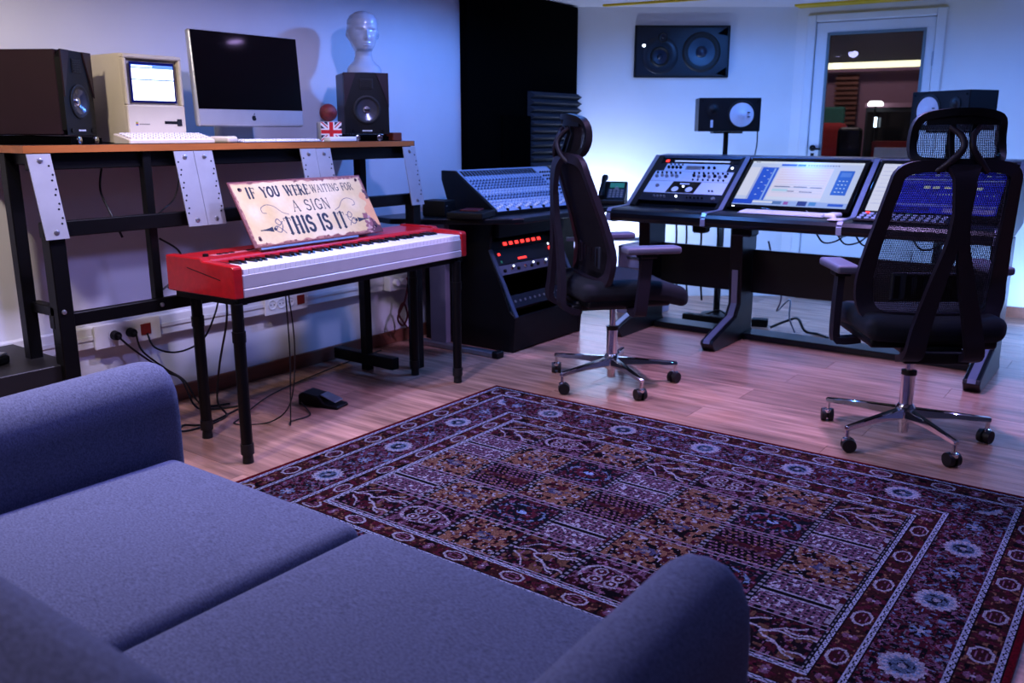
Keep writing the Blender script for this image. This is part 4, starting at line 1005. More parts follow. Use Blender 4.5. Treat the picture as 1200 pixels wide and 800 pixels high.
def knobface(t, f, w, h):
    for i in range(8): knob(t, .06+i*.065, h*(.5 if i % 2 else .42), .010, .012, M_CHROME if i in (1,3,6) else M_BLACK)
    for i in (1,4,6): MB().cyl((.09+i*.065,h*.75,0),(.09+i*.065,h*.75,.003),.005).build('lamp', M_LEDW, t)
M_DKBLUE = mat('dark_blue_face',(.05,.07,.12),.4,noise=(12,.9,1.1)); M_GREYF = mat('grey_blue_face',(.34,.38,.46),.4,.3,noise=(12,.95,1.05))
rack_unit('red_lamp_unit', 'black rack panel with row of glowing red lamps', MSL, .0,.635,.345,.395, M_BLKMET, leds)
rack_unit('black_recorder', 'black rack recorder with red display below the red lamps', MSL, .0,.635,.255,.343, M_DKBLUE, blackface)
rack_unit('grey_preamp', 'grey rack preamp with knobs in the slanted cabinet', MSL, .0,.635,.195,.252, M_GREYF, knobface)
def patch(t, f, w, h):
    for i in range(12): MB().lathe([(.008,0),(.007,.004)],(.06+i*.047,h*.5,0),'z',10).build('jack', M_STEEL, t, smooth=40)
rack_unit('patch_bay', 'dark rack patch bay at the foot of slanted cabinet', MSL, .0,.635,.0,.075, M_DKBLUE, patch)

# mixing board
mx = thing('mixing_board', 'large pale blue grey audio mixer with many knobs on corner desk', 'mixer', (-2.945,3.82,.7525))
rr = Matrix.Rotation(math.radians(-5),4,'Z')
mx.rotation_euler = (0,0,math.radians(-5)); ROOTM[mx.name] = Matrix.Translation(mx.location) @ rr
mw, run, rise = .80, .305, .215; ML = math.hypot(run, rise)
for a, b, nm in ((-.022,0,'side_cheek'),(mw,mw+.022,'side_cheek')):
    MB().prism([(.012,0),(.012,.03),(-run,rise+.018),(-run-.10,rise+.018),(-run-.10,rise-.035),(-run-.03,.0)],a,b,'y').build(nm, M_BLACK, mx, bevel=.003)
MB().prism([(0,0),(0,.018),(-run,rise),(-run-.095,rise+.01),(-run-.095,rise-.035),(-run-.03,.0)],0,mw,'y').build('chassis', M_BLKMET, mx)
MM = slant((0.0,0,.020), (0,1,0), (-run,0,rise-.002))
fo = MB(); fo.T = MM; fo.box(.002,mw-.002,0,ML,-.001,.002); fo.build('face', mat('mixer_face',(.58,.66,.78),.45,.2,noise=(12,.95,1.04)), mx)
st = MB(); st.T = MM
for i in range(25): st.box(.012+i*.0265,.0135+i*.0265,.02,ML-.01,.002,.003)
st.build('channel_lines', M_BLKMET, mx, kind='stuff')
jk = MB(); jk.T = MM
for i in range(24): jk.box(.017+i*.0265,.033+i*.0265,ML-.060,ML-.012,.002,.0035)
jk.build('jack_slots', M_BLACK, mx, kind='stuff')
kb1, kb2 = MB(), MB(); kb1.T = kb2.T = MM
for j in range(10):
    for i in range(24):
        yy = .055+j*.0235
        (kb1 if j in (0,1,4,5) else kb2).lathe([(.0062,.002),(.0055,.010),(.004,.012)],(.025+i*.0265,yy,0),'z',7)
kb1.build('white_knobs', mat('pale_knobs',(.80,.84,.90),.4,noise=(9,.97,1.02)), mx, kind='stuff'); kb2.build('grey_knobs', mat('steel_blue_knobs',(.30,.36,.46),.4,noise=(9,.95,1.03)), mx, kind='stuff')
ms = MB(); ms.T = MM
ms.box(.665,.785,.06,ML-.02,.002,.003); ms.build('master_panel', mat('master_panel',(.62,.68,.78),.4,.2,noise=(9,.97,1.02)), mx)
mk_ = MB(); mk_.T = MM
for i in range(5):
    for j in range(8): mk_.lathe([(.006,.003),(.005,.012)],(.677+i*.023,.075+j*.034,0),'z',7)
mk_.build('master_knobs', M_BLACK, mx, kind='stuff')
fa = MB(); fa.T = MM
for i in range(24): fa.box(.020+i*.0265,.030+i*.0265,.012+.01*((i*7) % 3),.026+.01*((i*7) % 3),.002,.011)
fa.build('fader_caps', M_IVORY, mx, kind='stuff')
for i, xx in enumerate((.10,.20,.30,.41,.52)):
    o = MB(); o.T = MM; o.lathe([(.010,.002),(.008,.010)],(xx,.008,0),'z',10); o.build('round_button', M_BLACK, mx)
# gear left of the mixer
one(MB().rbox(-.10,.10,-.115,.115,0,.035,.006), 'drive_box', M_BLACK, 'flat black box lying on corner desk beside mixer', 'box', (-2.99,3.66,.7525), .35, smooth=40)
one(MB().rbox(-.05,.05,-.06,.06,0,.008,.002), 'maroon_notebook', mat('maroon_cover',(.28,.04,.09),.5,noise=(20,.9,1.1)), 'small maroon notebook on top of the flat black box', 'notebook', (-3.0,3.68,.788), .4, smooth=40)
gx = thing('patch_device', 'small black patch device with lamps behind flat black box', 'audio device', (-3.20,3.64,.7525), .2)
MB().rbox(-.07,.07,-.06,.06,0,.085,.006).build('body', M_BLACK, gx, smooth=40); MB().box(.07,.072,-.045,-.03,.055,.06).build('lamp', M_STEEL, gx)
for i in range(3): MB().cyl((.07,-.02+i*.025,.03),(.082,-.02+i*.025,.03),.008).build('knob', M_BLKMET, gx, smooth=40)

# desk phone
ph = thing('desk_phone', 'black desk phone with handset and small green screen', 'phone', (-2.86,4.93,.7525), math.radians(22))
MB().prism([(-.09,0),(-.09,.028),(.055,.135),(.085,.135),(.085,0)],-.085,.085,'x').build('body', M_BLACK, ph, bevel=.005)
MP = slant((-.075,-.082,.036), (1,0,0), (0,.145,.107))
def onp(m): m.T = MP; return m
onp(MB()).box(.055,.145,.105,.150,.0,.003).build('screen', M_LEDG, ph); onp(MB()).box(.048,.152,.005,.095,.0,.002).build('key_panel', mat('phone_panel',(.16,.24,.32),.4,noise=(9,.95,1.05)), ph)
kk = onp(MB())
for i in range(4):
    for j in range(4): kk.box(.056+i*.024,.072+i*.024,.012+j*.020,.024+j*.020,.002,.005)
kk.build('keys', M_STEEL, ph, kind='stuff'); o = onp(MB()); o.lathe([(.014,.002),(.012,.007)],(.10,.098,0),'z',14); o.build('round_key', M_LEDW if False else M_STEEL, ph, smooth=40)
hs = onp(MB()); hs.tube([(.018,-.005,.025),(.018,.02,.040),(.018,.085,.048),(.018,.15,.040),(.018,.175,.025)],[.020,.019,.014,.019,.021],10,smooth=4); hs.build('handset', M_BLACK, ph, smooth=50)

# ------------------------------------------------------------------ console desk
XA, XB, XC, XD = -2.61, -2.02, -1.295, -.60
cn = thing('console_desk', 'long black studio console desk with sloped bays and silver edges', 'console', (-1.6,4.85,0))
def C(m, n, mt=M_CONSOLE, par=cn, **k): return m.build(n, mt, par, world=True, **k)
PROF = [(4.52,.685),(4.47,.695),(4.452,.72),(4.452,.745),(4.475,.768),(4.68,.772),(5.05,1.055),(5.20,1.062),(5.20,.74),(4.95,.70)]
for a, b in ((XA,XB),(XB,XC),(XC,XD)):
    body = [(4.475,.70),(4.70,.70),(4.70,.762),(4.475,.762)]
    C(MB().prism([(4.52,.690),(4.475,.698),(4.452,.718),(4.450,.742),(4.462,.760),(4.485,.768),(4.675,.770),(4.675,.690)],a+.013,b-.013,'x'), 'armrest', mat('padded_vinyl',(.018,.026,.04),.34,spec=.3,noise=(30,.9,1.1)), smooth=35)
    # bay: recessed box, frame round the slope
    C(MB().prism([(4.68,.70),(4.72,.762),(5.04,1.003),(5.19,1.055),(5.20,.74),(4.95,.69)],a+.013,b-.013,'x'), 'bay_shell')
    C(MB().prism([(5.045,1.040),(5.05,1.056),(5.20,1.062),(5.20,1.045)],a+.013,b-.013,'x'), 'top_rim', mat('blue_steel_rim',(.20,.26,.34),.35,.4,noise=(15,.95,1.05)))
for X in (XA,XB,XC,XD):
    d_ = C(MB().prism(PROF,X-.012,X+.012,'x'), 'divider')
    C(MB().prism([(4.450,.738),(4.470,.770),(4.68,.7745),(5.05,1.059),(5.053,1.055),(4.681,.770),(4.474,.766),(4.455,.738),(4.456,.70),(4.449,.70)],X-.0135,X+.0135,'x'), 'silver_edge', M_TRIMB, d_)
    # slope side cheek
    C(MB().prism([(4.68,.772),(5.05,1.055),(5.05,1.04),(4.69,.762)],X-.0125,X+.0125,'x'), 'cheek_cap', M_CONSOLE, d_)
def console_leg(X):
    lg = C(MB().prism([(4.50,0),(4.46,.045),(4.47,.065),(4.78,.150),(4.83,.22),(4.80,.69),(5.02,.69),(5.02,.06),(5.06,0)],X-.038,X+.038,'x'), 'leg', bevel=.004)
    C(MB().prism([(4.462,.050),(4.47,.067),(4.778,.152),(4.826,.222),(4.815,.42),(4.811,.42),(4.821,.224),(4.775,.157),(4.466,.070),(4.458,.05)],X-.018,X+.018,'x'), 'chrome_strip', M_TRIMB, lg)
for X in (-2.56,-1.965,-.63): console_leg(X)
for a, b in ((-2.52,-2.005),(-1.925,-.67)): C(MB().box(a,b,4.975,4.995,.27,.525), 'modesty_panel')
C(MB().box(-2.52,-.67,4.90,5.06,.0,.035), 'floor_rail', mat('teal_black_plate',(.05,.09,.13),.35,noise=(12,.9,1.1)), bevel=.004)
C(MB().box(-2.55,-.65,5.10,5.13,.66,.70), 'cable_tray', M_BLKMET)
C(MB().box(-2.16,-2.08,4.62,4.70,.64,.69), 'bracket', M_BLKMET, bevel=.01); C(MB().box(-1.92,-1.80,4.60,4.72,.64,.69), 'bracket', M_BLKMET, bevel=.01)

MCS = slant((0,4.68,.7745), (1,0,0), (0,.37,.2805))                # x is room x, y up the slope, z out
# the rack bay gear
rx0, rx1 = XA+.05, XB-.035
M_WHITEF = mat('white_front_plate',(.80,.84,.90),.45,.1,noise=(12,.96,1.03))
def strip(t, f, w, h):
    MB().box(.03,.05,h*.3,h*.75,0,.003).build('power_lamp', M_LEDR, t); MB().box(.09,w-.06,h*.40,h*.62,0,.003).build('lamp_strip', mat('dim_strip',(.8,.85,.95),.4,emit=((.6,.7,.9),.5),noise=(5,.98,1)), t)
def pre(t, f, w, h):
    MB().box(.0,.05,.003,h-.003,0,.002).build('end_plate', M_DKBLUE, t); MB().box(w-.05,w,.003,h-.003,0,.002).build('end_plate', M_DKBLUE, t)
    for i in range(4): knob(t, .075+i*.026, h*.42, .0095, .014)
    for i in range(3): knob(t, .30+i*.035, h*.45, .0085, .012)
    for i in range(4): knob(t, .078+i*.026, h*.80, .005, .008)
    MB().box(.185,.285,h*.25,h*.7,0,.0015).build('scale_plate', M_STEEL, t)
    MB().cyl((w-.025,h*.5,0),(w-.025,h*.5,.005),.007).build('lamp', M_LEDW, t)
def comp(t, f, w, h):
    for i in range(5): knob(t, .03+i*.033, h*(.5 if i % 2 else .42), .011, .014, M_STEEL)
    for i in range(7): knob(t, .27+i*.033, h*(.45 if i % 2 else .55), .010, .014, M_STEEL if i % 2 else M_BLACK)
    MB().box(.195,.25,h*.3,h*.75,0,.002).build('meter', M_WHITEF, t)
    for i in range(6): knob(t, .022+i*.030, h*.80, .006, .010, M_BLACK)
    for i in range(8): knob(t, .262+i*.030, h*.84, .006, .010, M_BLACK)
    for i in range(7): knob(t, .275+i*.032, h*.16, .006, .008, M_BLKMET)
def tubeamp(t, f, w, h):
    MB().prism([(.145,.004),(.16,h-.004),(.34,h-.004),(.325,.004)],0,.002,'z').build('black_window', M_GLOSS, t)
    for x in (.195,.285): MB().lathe([(.022,.002),(.020,.004),(.004,.005)],(x,h*.32,0),'z',18).build('dial', M_WHITEF, t, smooth=40)
    MB().box(.21,.27,h*.72,h*.82,.002,.0035).build('name_strip', M_WHITEF, t); MB().cyl((.24,h*.55,.002),(.24,h*.55,.006),.006).build('lamp', M_LEDW, t)
    knob(t,.07,h*.55,.012,.012,M_STEEL); knob(t,w-.07,h*.25,.006,.008); knob(t,w-.09,h*.25,.006,.008)
def eq(t, f, w, h):
    for i in range(4): knob(t,.09+i*.022,h*.5,.007,.010,M_STEEL)
    for i in range(5): knob(t,.30+i*.024,h*.5,.007,.010,M_BLACK)
    MB().cyl((.23,h*.6,0),(.23,h*.6,.005),.006).build('lamp', M_LEDW, t); MB().cyl((w-.04,h*.45,0),(w-.04,h*.45,.008),.012).build('big_knob', M_STEEL, t, smooth=40)
ys = [(.392,.430,M_BLKMET,strip,'lamp_strip_panel','thin black rack panel with red lamp and pale strip'),
      (.318,.390,M_WHITEF,pre,'white_preamp','white rack preamp with black knobs below the lamp strip'),
      (.228,.316,M_WHITEF,comp,'silver_compressor','pale rack compressor crowded with round steel knobs'),
      (.120,.226,M_WHITEF,tubeamp,'tube_processor','white rack unit with black centre window and two dials'),
      (.050,.118,M_GREYF if False else M_DKBLUE,eq,'dark_equalizer','dark blue rack equalizer at the bottom of console bay')]
for y0_, y1_, mf, dc, nm, lb in ys:
    rack_unit(nm, lb, MCS, rx0, rx1, y0_, y1_, mf, dc, depth=.018, group='outboard units in the console rack bay')
for a, b in ((XA+.013,rx0),(rx1,XB-.013)):
    o = MB(); o.T = MCS; o.box(a,b,.0,.455,-.02,.002); C(o, 'rack_rail', M_CONSOLE)
# screens
def daw(cols):
    h, w = 150, 250; im = np.zeros((h,w,3))+np.array([.80,.85,.97]); n = vnoise(h,w,6)
    return im
def screen_a():
    im = np.zeros((150,250,3))+np.array([.78,.84,.98])
    rect(im,0,1,0,.05,(.88,.92,1)); rect(im,.03,.07,.015,.03,(.2,.25,.5)); rect(im,.28,.42,.055,.10,(.18,.36,.88)); rect(im,.43,.50,.055,.10,(.25,.42,.85))
    for q in range(12): rect(im,.52+q*.024,.535+q*.024,.07,.09,(.25,.3,.5))
    rect(im,0,.10,.14,.80,(.88,.90,.99)); rect(im,.10,.16,.12,.95,(.66,.72,.95)); rect(im,.12,.27,.14,.92,(.12,.34,.88)); rect(im,.235,.25,.16,.9,(.55,.7,.98))
    for q in range(9): rect(im,.165+.05*(q % 2),.18+.05*(q % 2),.2+q*.07,.215+q*.07,(.8,.88,1))
    rect(im,.28,.76,.14,.80,(.90,.88,.98))
    for q in range(10): rect(im,.30,.74,.18+q*.058,.188+q*.058,(.86,.76,.88) if q < 6 else (.72,.78,.92))
    for a,b,y in ((.31,.45,.56),(.48,.60,.56),(.63,.73,.57),(.40,.50,.66),(.55,.66,.67)): rect(im,a,b,y,y+.022,(.48,.50,.64))
    rect(im,.30,.44,.62,.68,(.72,.86,.96)); rect(im,.28,.76,.80,.86,(.86,.90,1.0))
    rect(im,.82,.95,.18,.72,(.16,.40,.86)); rect(im,.84,.93,.22,.32,(.32,.52,.92))
    for q in range(4):
        for k in range(3): rect(im,.845+k*.032,.86+k*.032,.40+q*.08,.425+q*.08,(.75,.85,1))
    rect(im,0,1,.89,1,(.62,.72,.96)); rect(im,0,.18,.88,.98,(.10,.30,.85)); rect(im,.18,.36,.915,.94,(.95,.97,1)); rect(im,.36,.44,.90,.97,(.35,.5,.75)); rect(im,.46,.50,.90,.97,(.60,.35,.70))
    rect(im,.58,.66,.88,.98,(.12,.18,.50)); rect(im,.68,.74,.89,.97,(.30,.55,.85)); rect(im,.84,.97,.91,.96,(.15,.35,.85))
    return im
def screen_b():
    im = np.zeros((150,250,3))+np.array([.10,.14,.52]); n = vnoise(150,250,3,7)
    rect(im,0,.16,0,1,(.88,.90,1.0)); rect(im,.12,.155,.05,.95,(.35,.48,.85))
    for q in range(10): rect(im,.02,.11,.08+q*.085,.09+q*.085,(.75,.78,.95)); rect(im,.125,.15,.10+q*.085,.13+q*.085,(.9,.93,1))
    rect(im,.17,1,0,.04,(.28,.32,.7))
    for q in range(3):
        for k in range(12):
            x = .19+k*.066; y = .06+q*.075
            rect(im,x,x+.02+.03*((k*7+q*3) % 3)/2,y,y+.03,((.62,.68,1.0),(.35,.4,.95),(.2,.22,.7))[(k+q) % 3])
    rect(im,.18,.99,.30,.34,(.42,.46,.92)); rect(im,.18,.99,.37,.40,(.26,.28,.80))
    for q in range(34): rect(im,.18+q*.0238,.192+q*.0238,.56,.80,(.16,.18,.66)); rect(im,.183+q*.0238,.188+q*.0238,.60+.03*((q*5) % 5),.63+.03*((q*5) % 5),(.6,.66,1))
    for a in (.40,.47,.56,.80): rect(im,a,a+.05,.455,.50,(.80,.84,1))
    rect(im,.18,.99,.82,.86,(.38,.40,.85)); rect(im,.60,.99,.88,.97,(.46,.42,.85)); rect(im,.18,.5,.88,.97,(.07,.08,.4))
    im[:, int(.17*250):] *= (.75+.5*n)[:, int(.17*250):, None]
    im[:, int(.17*250):] *= np.array([1.1,1.15,1.7])
    return np.clip(im,0,1)
def monitor(label, a, b, img):
    t = bpy.data.objects.new('computer_monitor', None); COL.objects.link(t); t.matrix_world = MCS @ Matrix.Translation(((a+b)/2,.018,0)); tag(t, label, 'monitor'); ROOTM[t.name] = t.matrix_world.copy()
    w = b-a
    MB().rbox(-w/2,w/2,0,.432,-.016,.008,.005,seg=2).build('bezel', M_GLOSS, t, smooth=40)
    painted('screen', img, M_SCREEN, t, Matrix.Translation((-w/2+.022,.026,.0086)), w-.044, .372)
    MB().box(-w/2+.03,-w/2+.045,.008,.012,.008,.0088).build('power_lamp', M_LEDW, t)
monitor('black framed monitor showing pale editing software in console centre', XB+.030, XC-.028, screen_a())
monitor('black framed monitor showing deep blue mixing software in right bay', XC+.026, XD-.030, screen_b())
AZ = .7708
keyboard('slim white keyboard lying on console below pale screen', (-1.64,4.555,AZ), 0, .46, .115, .006, .012, 5, 15, M_ALU, M_IVORY)
one(MB().rbox(-.03,.03,-.05,.05,0,.024,.010,crown=.004), 'computer_mouse', M_IVORY, 'small white mouse on console beside the slim keyboard', 'mouse', (-1.372,4.60,AZ), -.1, smooth=50)
one(MB().box(-.035,.035,-.05,.05,0,.004), 'note_pad', M_IVORY, 'small white note pad on console by silver edge', 'note pad', (-1.325+.0,4.512,AZ), .05)
fc = thing('fader_controller', 'small dark fader controller with pale buttons on console', 'controller', (-1.03,4.57,AZ), 0)
MB().prism([(-.075,0),(-.075,.012),(.075,.035),(.075,0)],-.215,.215,'x').build('case', M_BLACK, fc, bevel=.004)
bt = MB()
for i in range(12):
    for j in range(3):
        y = -.06+j*.045; z = .012+(y+.075)*.023/.15; bt.box(-.20+i*.034,-.18+i*.034,y,y+.022,z,z+.007)
bt.build('buttons', mat('pale_blue_buttons',(.62,.70,.82),.4,noise=(9,.97,1.02)), fc, kind='stuff')
MB().box(-.19,-.17,.05,.06,.03,.038).build('red_button', M_LEDR, fc); MB().box(.0,.03,.05,.06,.03,.037).build('green_button', M_LEDG, fc)

# near field monitors on stands
def nearfield(label, c, head, woofer, z0):
    t = thing('nearfield_speaker', label, 'speaker', (c[0],c[1],z0), head+math.pi/2)
    w, h, d = .382, .205, .20
    MB().box(-w/2,w/2,0,d,0,h).build('cabinet', mat('nearfield_black',(.03,.04,.055),.45,noise=(20,.9,1.1)), t, bevel=.003)
    x = .075*woofer
    s_ = MB().lathe([(.088,0),(.088,-.004),(.078,-.006),(.074,-.002)],(x,0,h/2),'y',32,close=False).build('surround', M_RUBBER, t, smooth=40)
    MB().lathe([(.074,-.002),(.064,-.004),(.030,-.0015),(.026,-.003),(.001,-.006)],(x,0,h/2),'y',32,close=False).build('cone', M_WHITECONE, s_, smooth=60)
    for k in (-1,1): MB().box(x+.034,x+.050,-.007,-.004,h/2+k*.013-.003,h/2+k*.013+.003).build('cone_mark', M_BLACK, s_)
    tw = MB().lathe([(.040,0),(.040,-.004),(.022,-.003),(.020,-.005),(.012,-.009),(.001,-.011)],(-.10*woofer,0,h*.66),'y',24,close=False).build('tweeter', M_RUBBER, t, smooth=50)
    MB().box(-.108*woofer-.008,-.108*woofer+.008,-.0015,0,h*.12,h*.34).build('badge', M_WHITECONE if woofer > 0 else M_BLKMET, t)
    for xx in (-.17,.17):
        for zz in (.02,h-.02): MB().cyl((xx,0,zz),(xx,-.003,zz),.005,n=8).build('screw', M_BLKMET, t)
    return t
def stand(label, c, z, rz):
    t = thing('speaker_stand', label, 'speaker stand', (c[0],c[1],0), rz)
    MB().lathe([(.10,0),(.10,.012),(.03,.02)],n=24).build('base', M_BLKMET, t, smooth=40); MB().cyl((0,0,.015),(0,0,z-.30),.022).cyl((0,0,z-.30),(0,0,z-.012),.016).build('pole', M_BLKMET, t, smooth=40)
    MB().box(-.09,.09,-.08,.08,z-.012,z).build('top_plate', M_BLKMET, t); MB().cyl((0,0,z-.34),(0,0,z-.28),.030).build('collar', M_BLKMET, t, smooth=40)
ln = np.array([-2.345,5.46]); hl = math.radians(-58)
nearfield('black nearfield speaker with white cone above the rack bay', ln-np.array([math.cos(hl),math.sin(hl)])*-.10, hl, 1, 1.200)
stand('black pole stand behind the console rack bay', ln, 1.1995, hl+math.pi/2)
rn = np.array([-1.005,5.33]); hr = math.radians(-122)
nearfield('black nearfield speaker with white cone in front of back door', rn+np.array([math.cos(hr),math.sin(hr)])*.10, hr, -1, 1.205)
stand('black pole stand behind the right console bay', rn, 1.2045, hr+math.pi/2)
cable('thin black cable hanging from nearfield speaker behind the console', [(-2.20,5.62,1.22),(-2.19,5.60,1.12),(-2.185,5.56,1.02),(-2.19,5.55,.7)], .004)

# big flush mounted monitor in the soffit
mm = SO0 + sd*((.432+1.104)/2)
mm = (np.array([-3.181,5.729])+np.array([-2.645,6.127]))/2
ma = math.atan2(sd[1], sd[0])
mt = thing('main_monitor', 'large black three way monitor set into the angled wall', 'speaker', (mm[0]+sn[0]*.004,mm[1]+sn[1]*.004,1.571), ma)
w, h = .668, .350
MB().box(-w/2,w/2,-.020,.0,0,h).build('cabinet', M_BLACK, mt, bevel=.003)
MB().rbox(-w/2+.012,w/2-.012,-.024,-.018,.012,h-.012,.004,seg=1).build('front_plate', mat('blue_black_plate',(.06,.085,.13),.38,noise=(10,.9,1.1)), mt)
def drv(x, z, r, m2, nm):
    a = MB().lathe([(r*1.15,-.024),(r*1.12,-.030),(r*1.0,-.034),(r*.90,-.030),(r*.80,-.028)],(x,0,z),'y',32,close=False).build(nm, M_RUBBER, mt, smooth=50)
    MB().lathe([(r*.82,-.028),(r*.30,-.0245)],(x,0,z),'y',32,close=False).build('cone', m2, a, smooth=60); MB().lathe([(r*.34,-.0245),(r*.28,-.034),(r*.12,-.040),(.001,-.041)],(x,0,z),'y',24,close=False).build('dust_cap', m2, a, smooth=60)
M_BLUEC = mat('blue_grey_cone',(.09,.13,.21),.3,noise=(20,.95,1.05))
drv(.135,.172,.118,M_BLUEC,'woofer'); drv(-.155,.140,.060,M_BLUEC,'midrange'); drv(-.140,.268,.030,M_BLUEC,'tweeter')
MB().lathe([(.128,-.024),(.125,-.027),(.085,-.0255),(.070,-.0235)],(-.155,0,.150),'y',32,close=False).build('waveguide', mat('blue_black_plate'), mt, smooth=50)
MB().cyl((-.270,-.024,.215),(-.270,-.028,.215),.010).build('power_lamp', M_LEDW, mt)
for s in ((w/2-.05,.04),(w/2-.05,h-.04)): MB().prism([(s[0]-.04,s[1]-.015),(s[0]+.03,s[1]-.03),(s[0]+.03,s[1]+.03)],-.0265,-.024,'y').build('port', M_MATTE, mt)

# ------------------------------------------------------------------ things under the console
du = thing('drawer_unit', 'pale grey drawer unit standing behind the mixer desk', 'drawer unit', (-2.80,5.24,0), 0)
ML_ = mat('lilac_grey_paint',(.60,.56,.64),.5,noise=(8,.96,1.03))
MB().box(-.13,.13,-.10,.17,.0,.46).build('body', ML_, du, bevel=.004)
for k in range(3):
    dq = MB().box(-.12,.12,-.112,-.10,.035+k*.14,.165+k*.14).build('drawer', ML_, du, bevel=.003); MB().box(-.05,.05,-.122,-.112,.10+k*.14,.112+k*.14).build('handle', M_STEEL, dq)
ps = thing('power_strip', 'black power strip lying on floor under the rack bay', 'power strip', (-2.26,5.22,0), .1)
MB().rbox(-.20,.20,-.03,.03,0,.045,.006).build('body', M_BLACK, ps, smooth=40)
for k in range(5): MB().cyl((-.15+k*.07,0,.045),(-.15+k*.07,0,.047),.020).build('socket', M_RUBBER, ps)
MB().box(.17,.19,-.012,.012,.045,.052).build('switch', M_LEDR, ps)
one(MB().rbox(-.05,.05,-.035,.035,0,.05,.008), 'power_adapter', M_BLACK, 'black power adapter on the floor beside power strip', 'adapter', (-1.98,5.30,0), .3, smooth=40)
cable('tangle of black cable across floor under the rack bay', [(-2.46,5.30,.007),(-2.40,5.34,.007),(-2.30,5.38,.05),(-2.22,5.34,.04),(-2.12,5.40,.007),(-2.02,5.38,.007),(-1.99,5.34,.03)], .006)
cable('pale cable looping down behind centre console leg', [(-1.90,5.14,.56),(-1.86,5.16,.40),(-1.82,5.20,.22),(-1.86,5.26,.12),(-1.78,5.24,.20),(-1.76,5.2,.10),(-1.72,5.2,.01)], .005, mat('pale_cable',(.6,.62,.68),.5,noise=(9,.95,1.03)))
cable('black cable coil on floor behind centre console leg', [(-1.88,5.22,.02),(-1.80,5.30,.06),(-1.72,5.24,.09),(-1.66,5.20,.03),(-1.60,5.26,.007),(-1.52,5.2,.007)], .008)
for i, xx in enumerate((-2.50,-2.43,-2.33,-2.22)):
    cable('black cable dropping from tray behind the rack bay', [(xx,5.115,.66),(xx+.005,5.12,.55),(xx-.005,5.14,.40),(xx+.01,5.16,.15)], .006)['group'] = 'cables dropping behind the rack bay'
for i, xx in enumerate((-1.62,-1.50,-1.40,-1.10)):
    cable('black cable sagging under the cable tray of centre bay', [(xx,5.09,.66),(xx+.06,5.08,.585),(xx+.14,5.08,.60),(xx+.2,5.09,.66)], .005)['group'] = 'cables sagging from tray'

# ------------------------------------------------------------------ swivel chairs
def weave(hw, dep, z0, z1, step=.0058, w=.0017, t=.0032):
    """net of strands between z0 and z1, half width hw(z), depth dep(x, z)"""
    m = MB(); nz = int((z1-z0)/step); wmax = max(float(hw(z)) for z in np.linspace(z0,z1,20))
    def strand(pts, du, dv):
        vs = []; fs = []
        for p in pts: vs += [(p[0]-du,p[1]-t/2,p[2]-dv),(p[0]+du,p[1]-t/2,p[2]+dv),(p[0]+du,p[1]+t/2,p[2]+dv),(p[0]-du,p[1]+t/2,p[2]-dv)]
        for i in range(len(pts)-1):
            for k in range(4): fs.append((i*4+k,i*4+(k+1)%4,i*4+4+(k+1)%4,i*4+4+k))
        m.add(vs, fs)
    for i in range(nz+1):
        z = z0+(z1-z0)*i/nz; h_ = float(hw(z)); strand([(x, dep(x,z), z) for x in np.linspace(-h_,h_,9)], 0, w/2)
    nx = int(2*wmax/step)
    for i in range(nx+1):
        f = -1+2*i/nx; strand([(f*float(hw(z)), dep(f*float(hw(z)),z), z) for z in np.linspace(z0,z1,12)], w/2, 0)
    return m
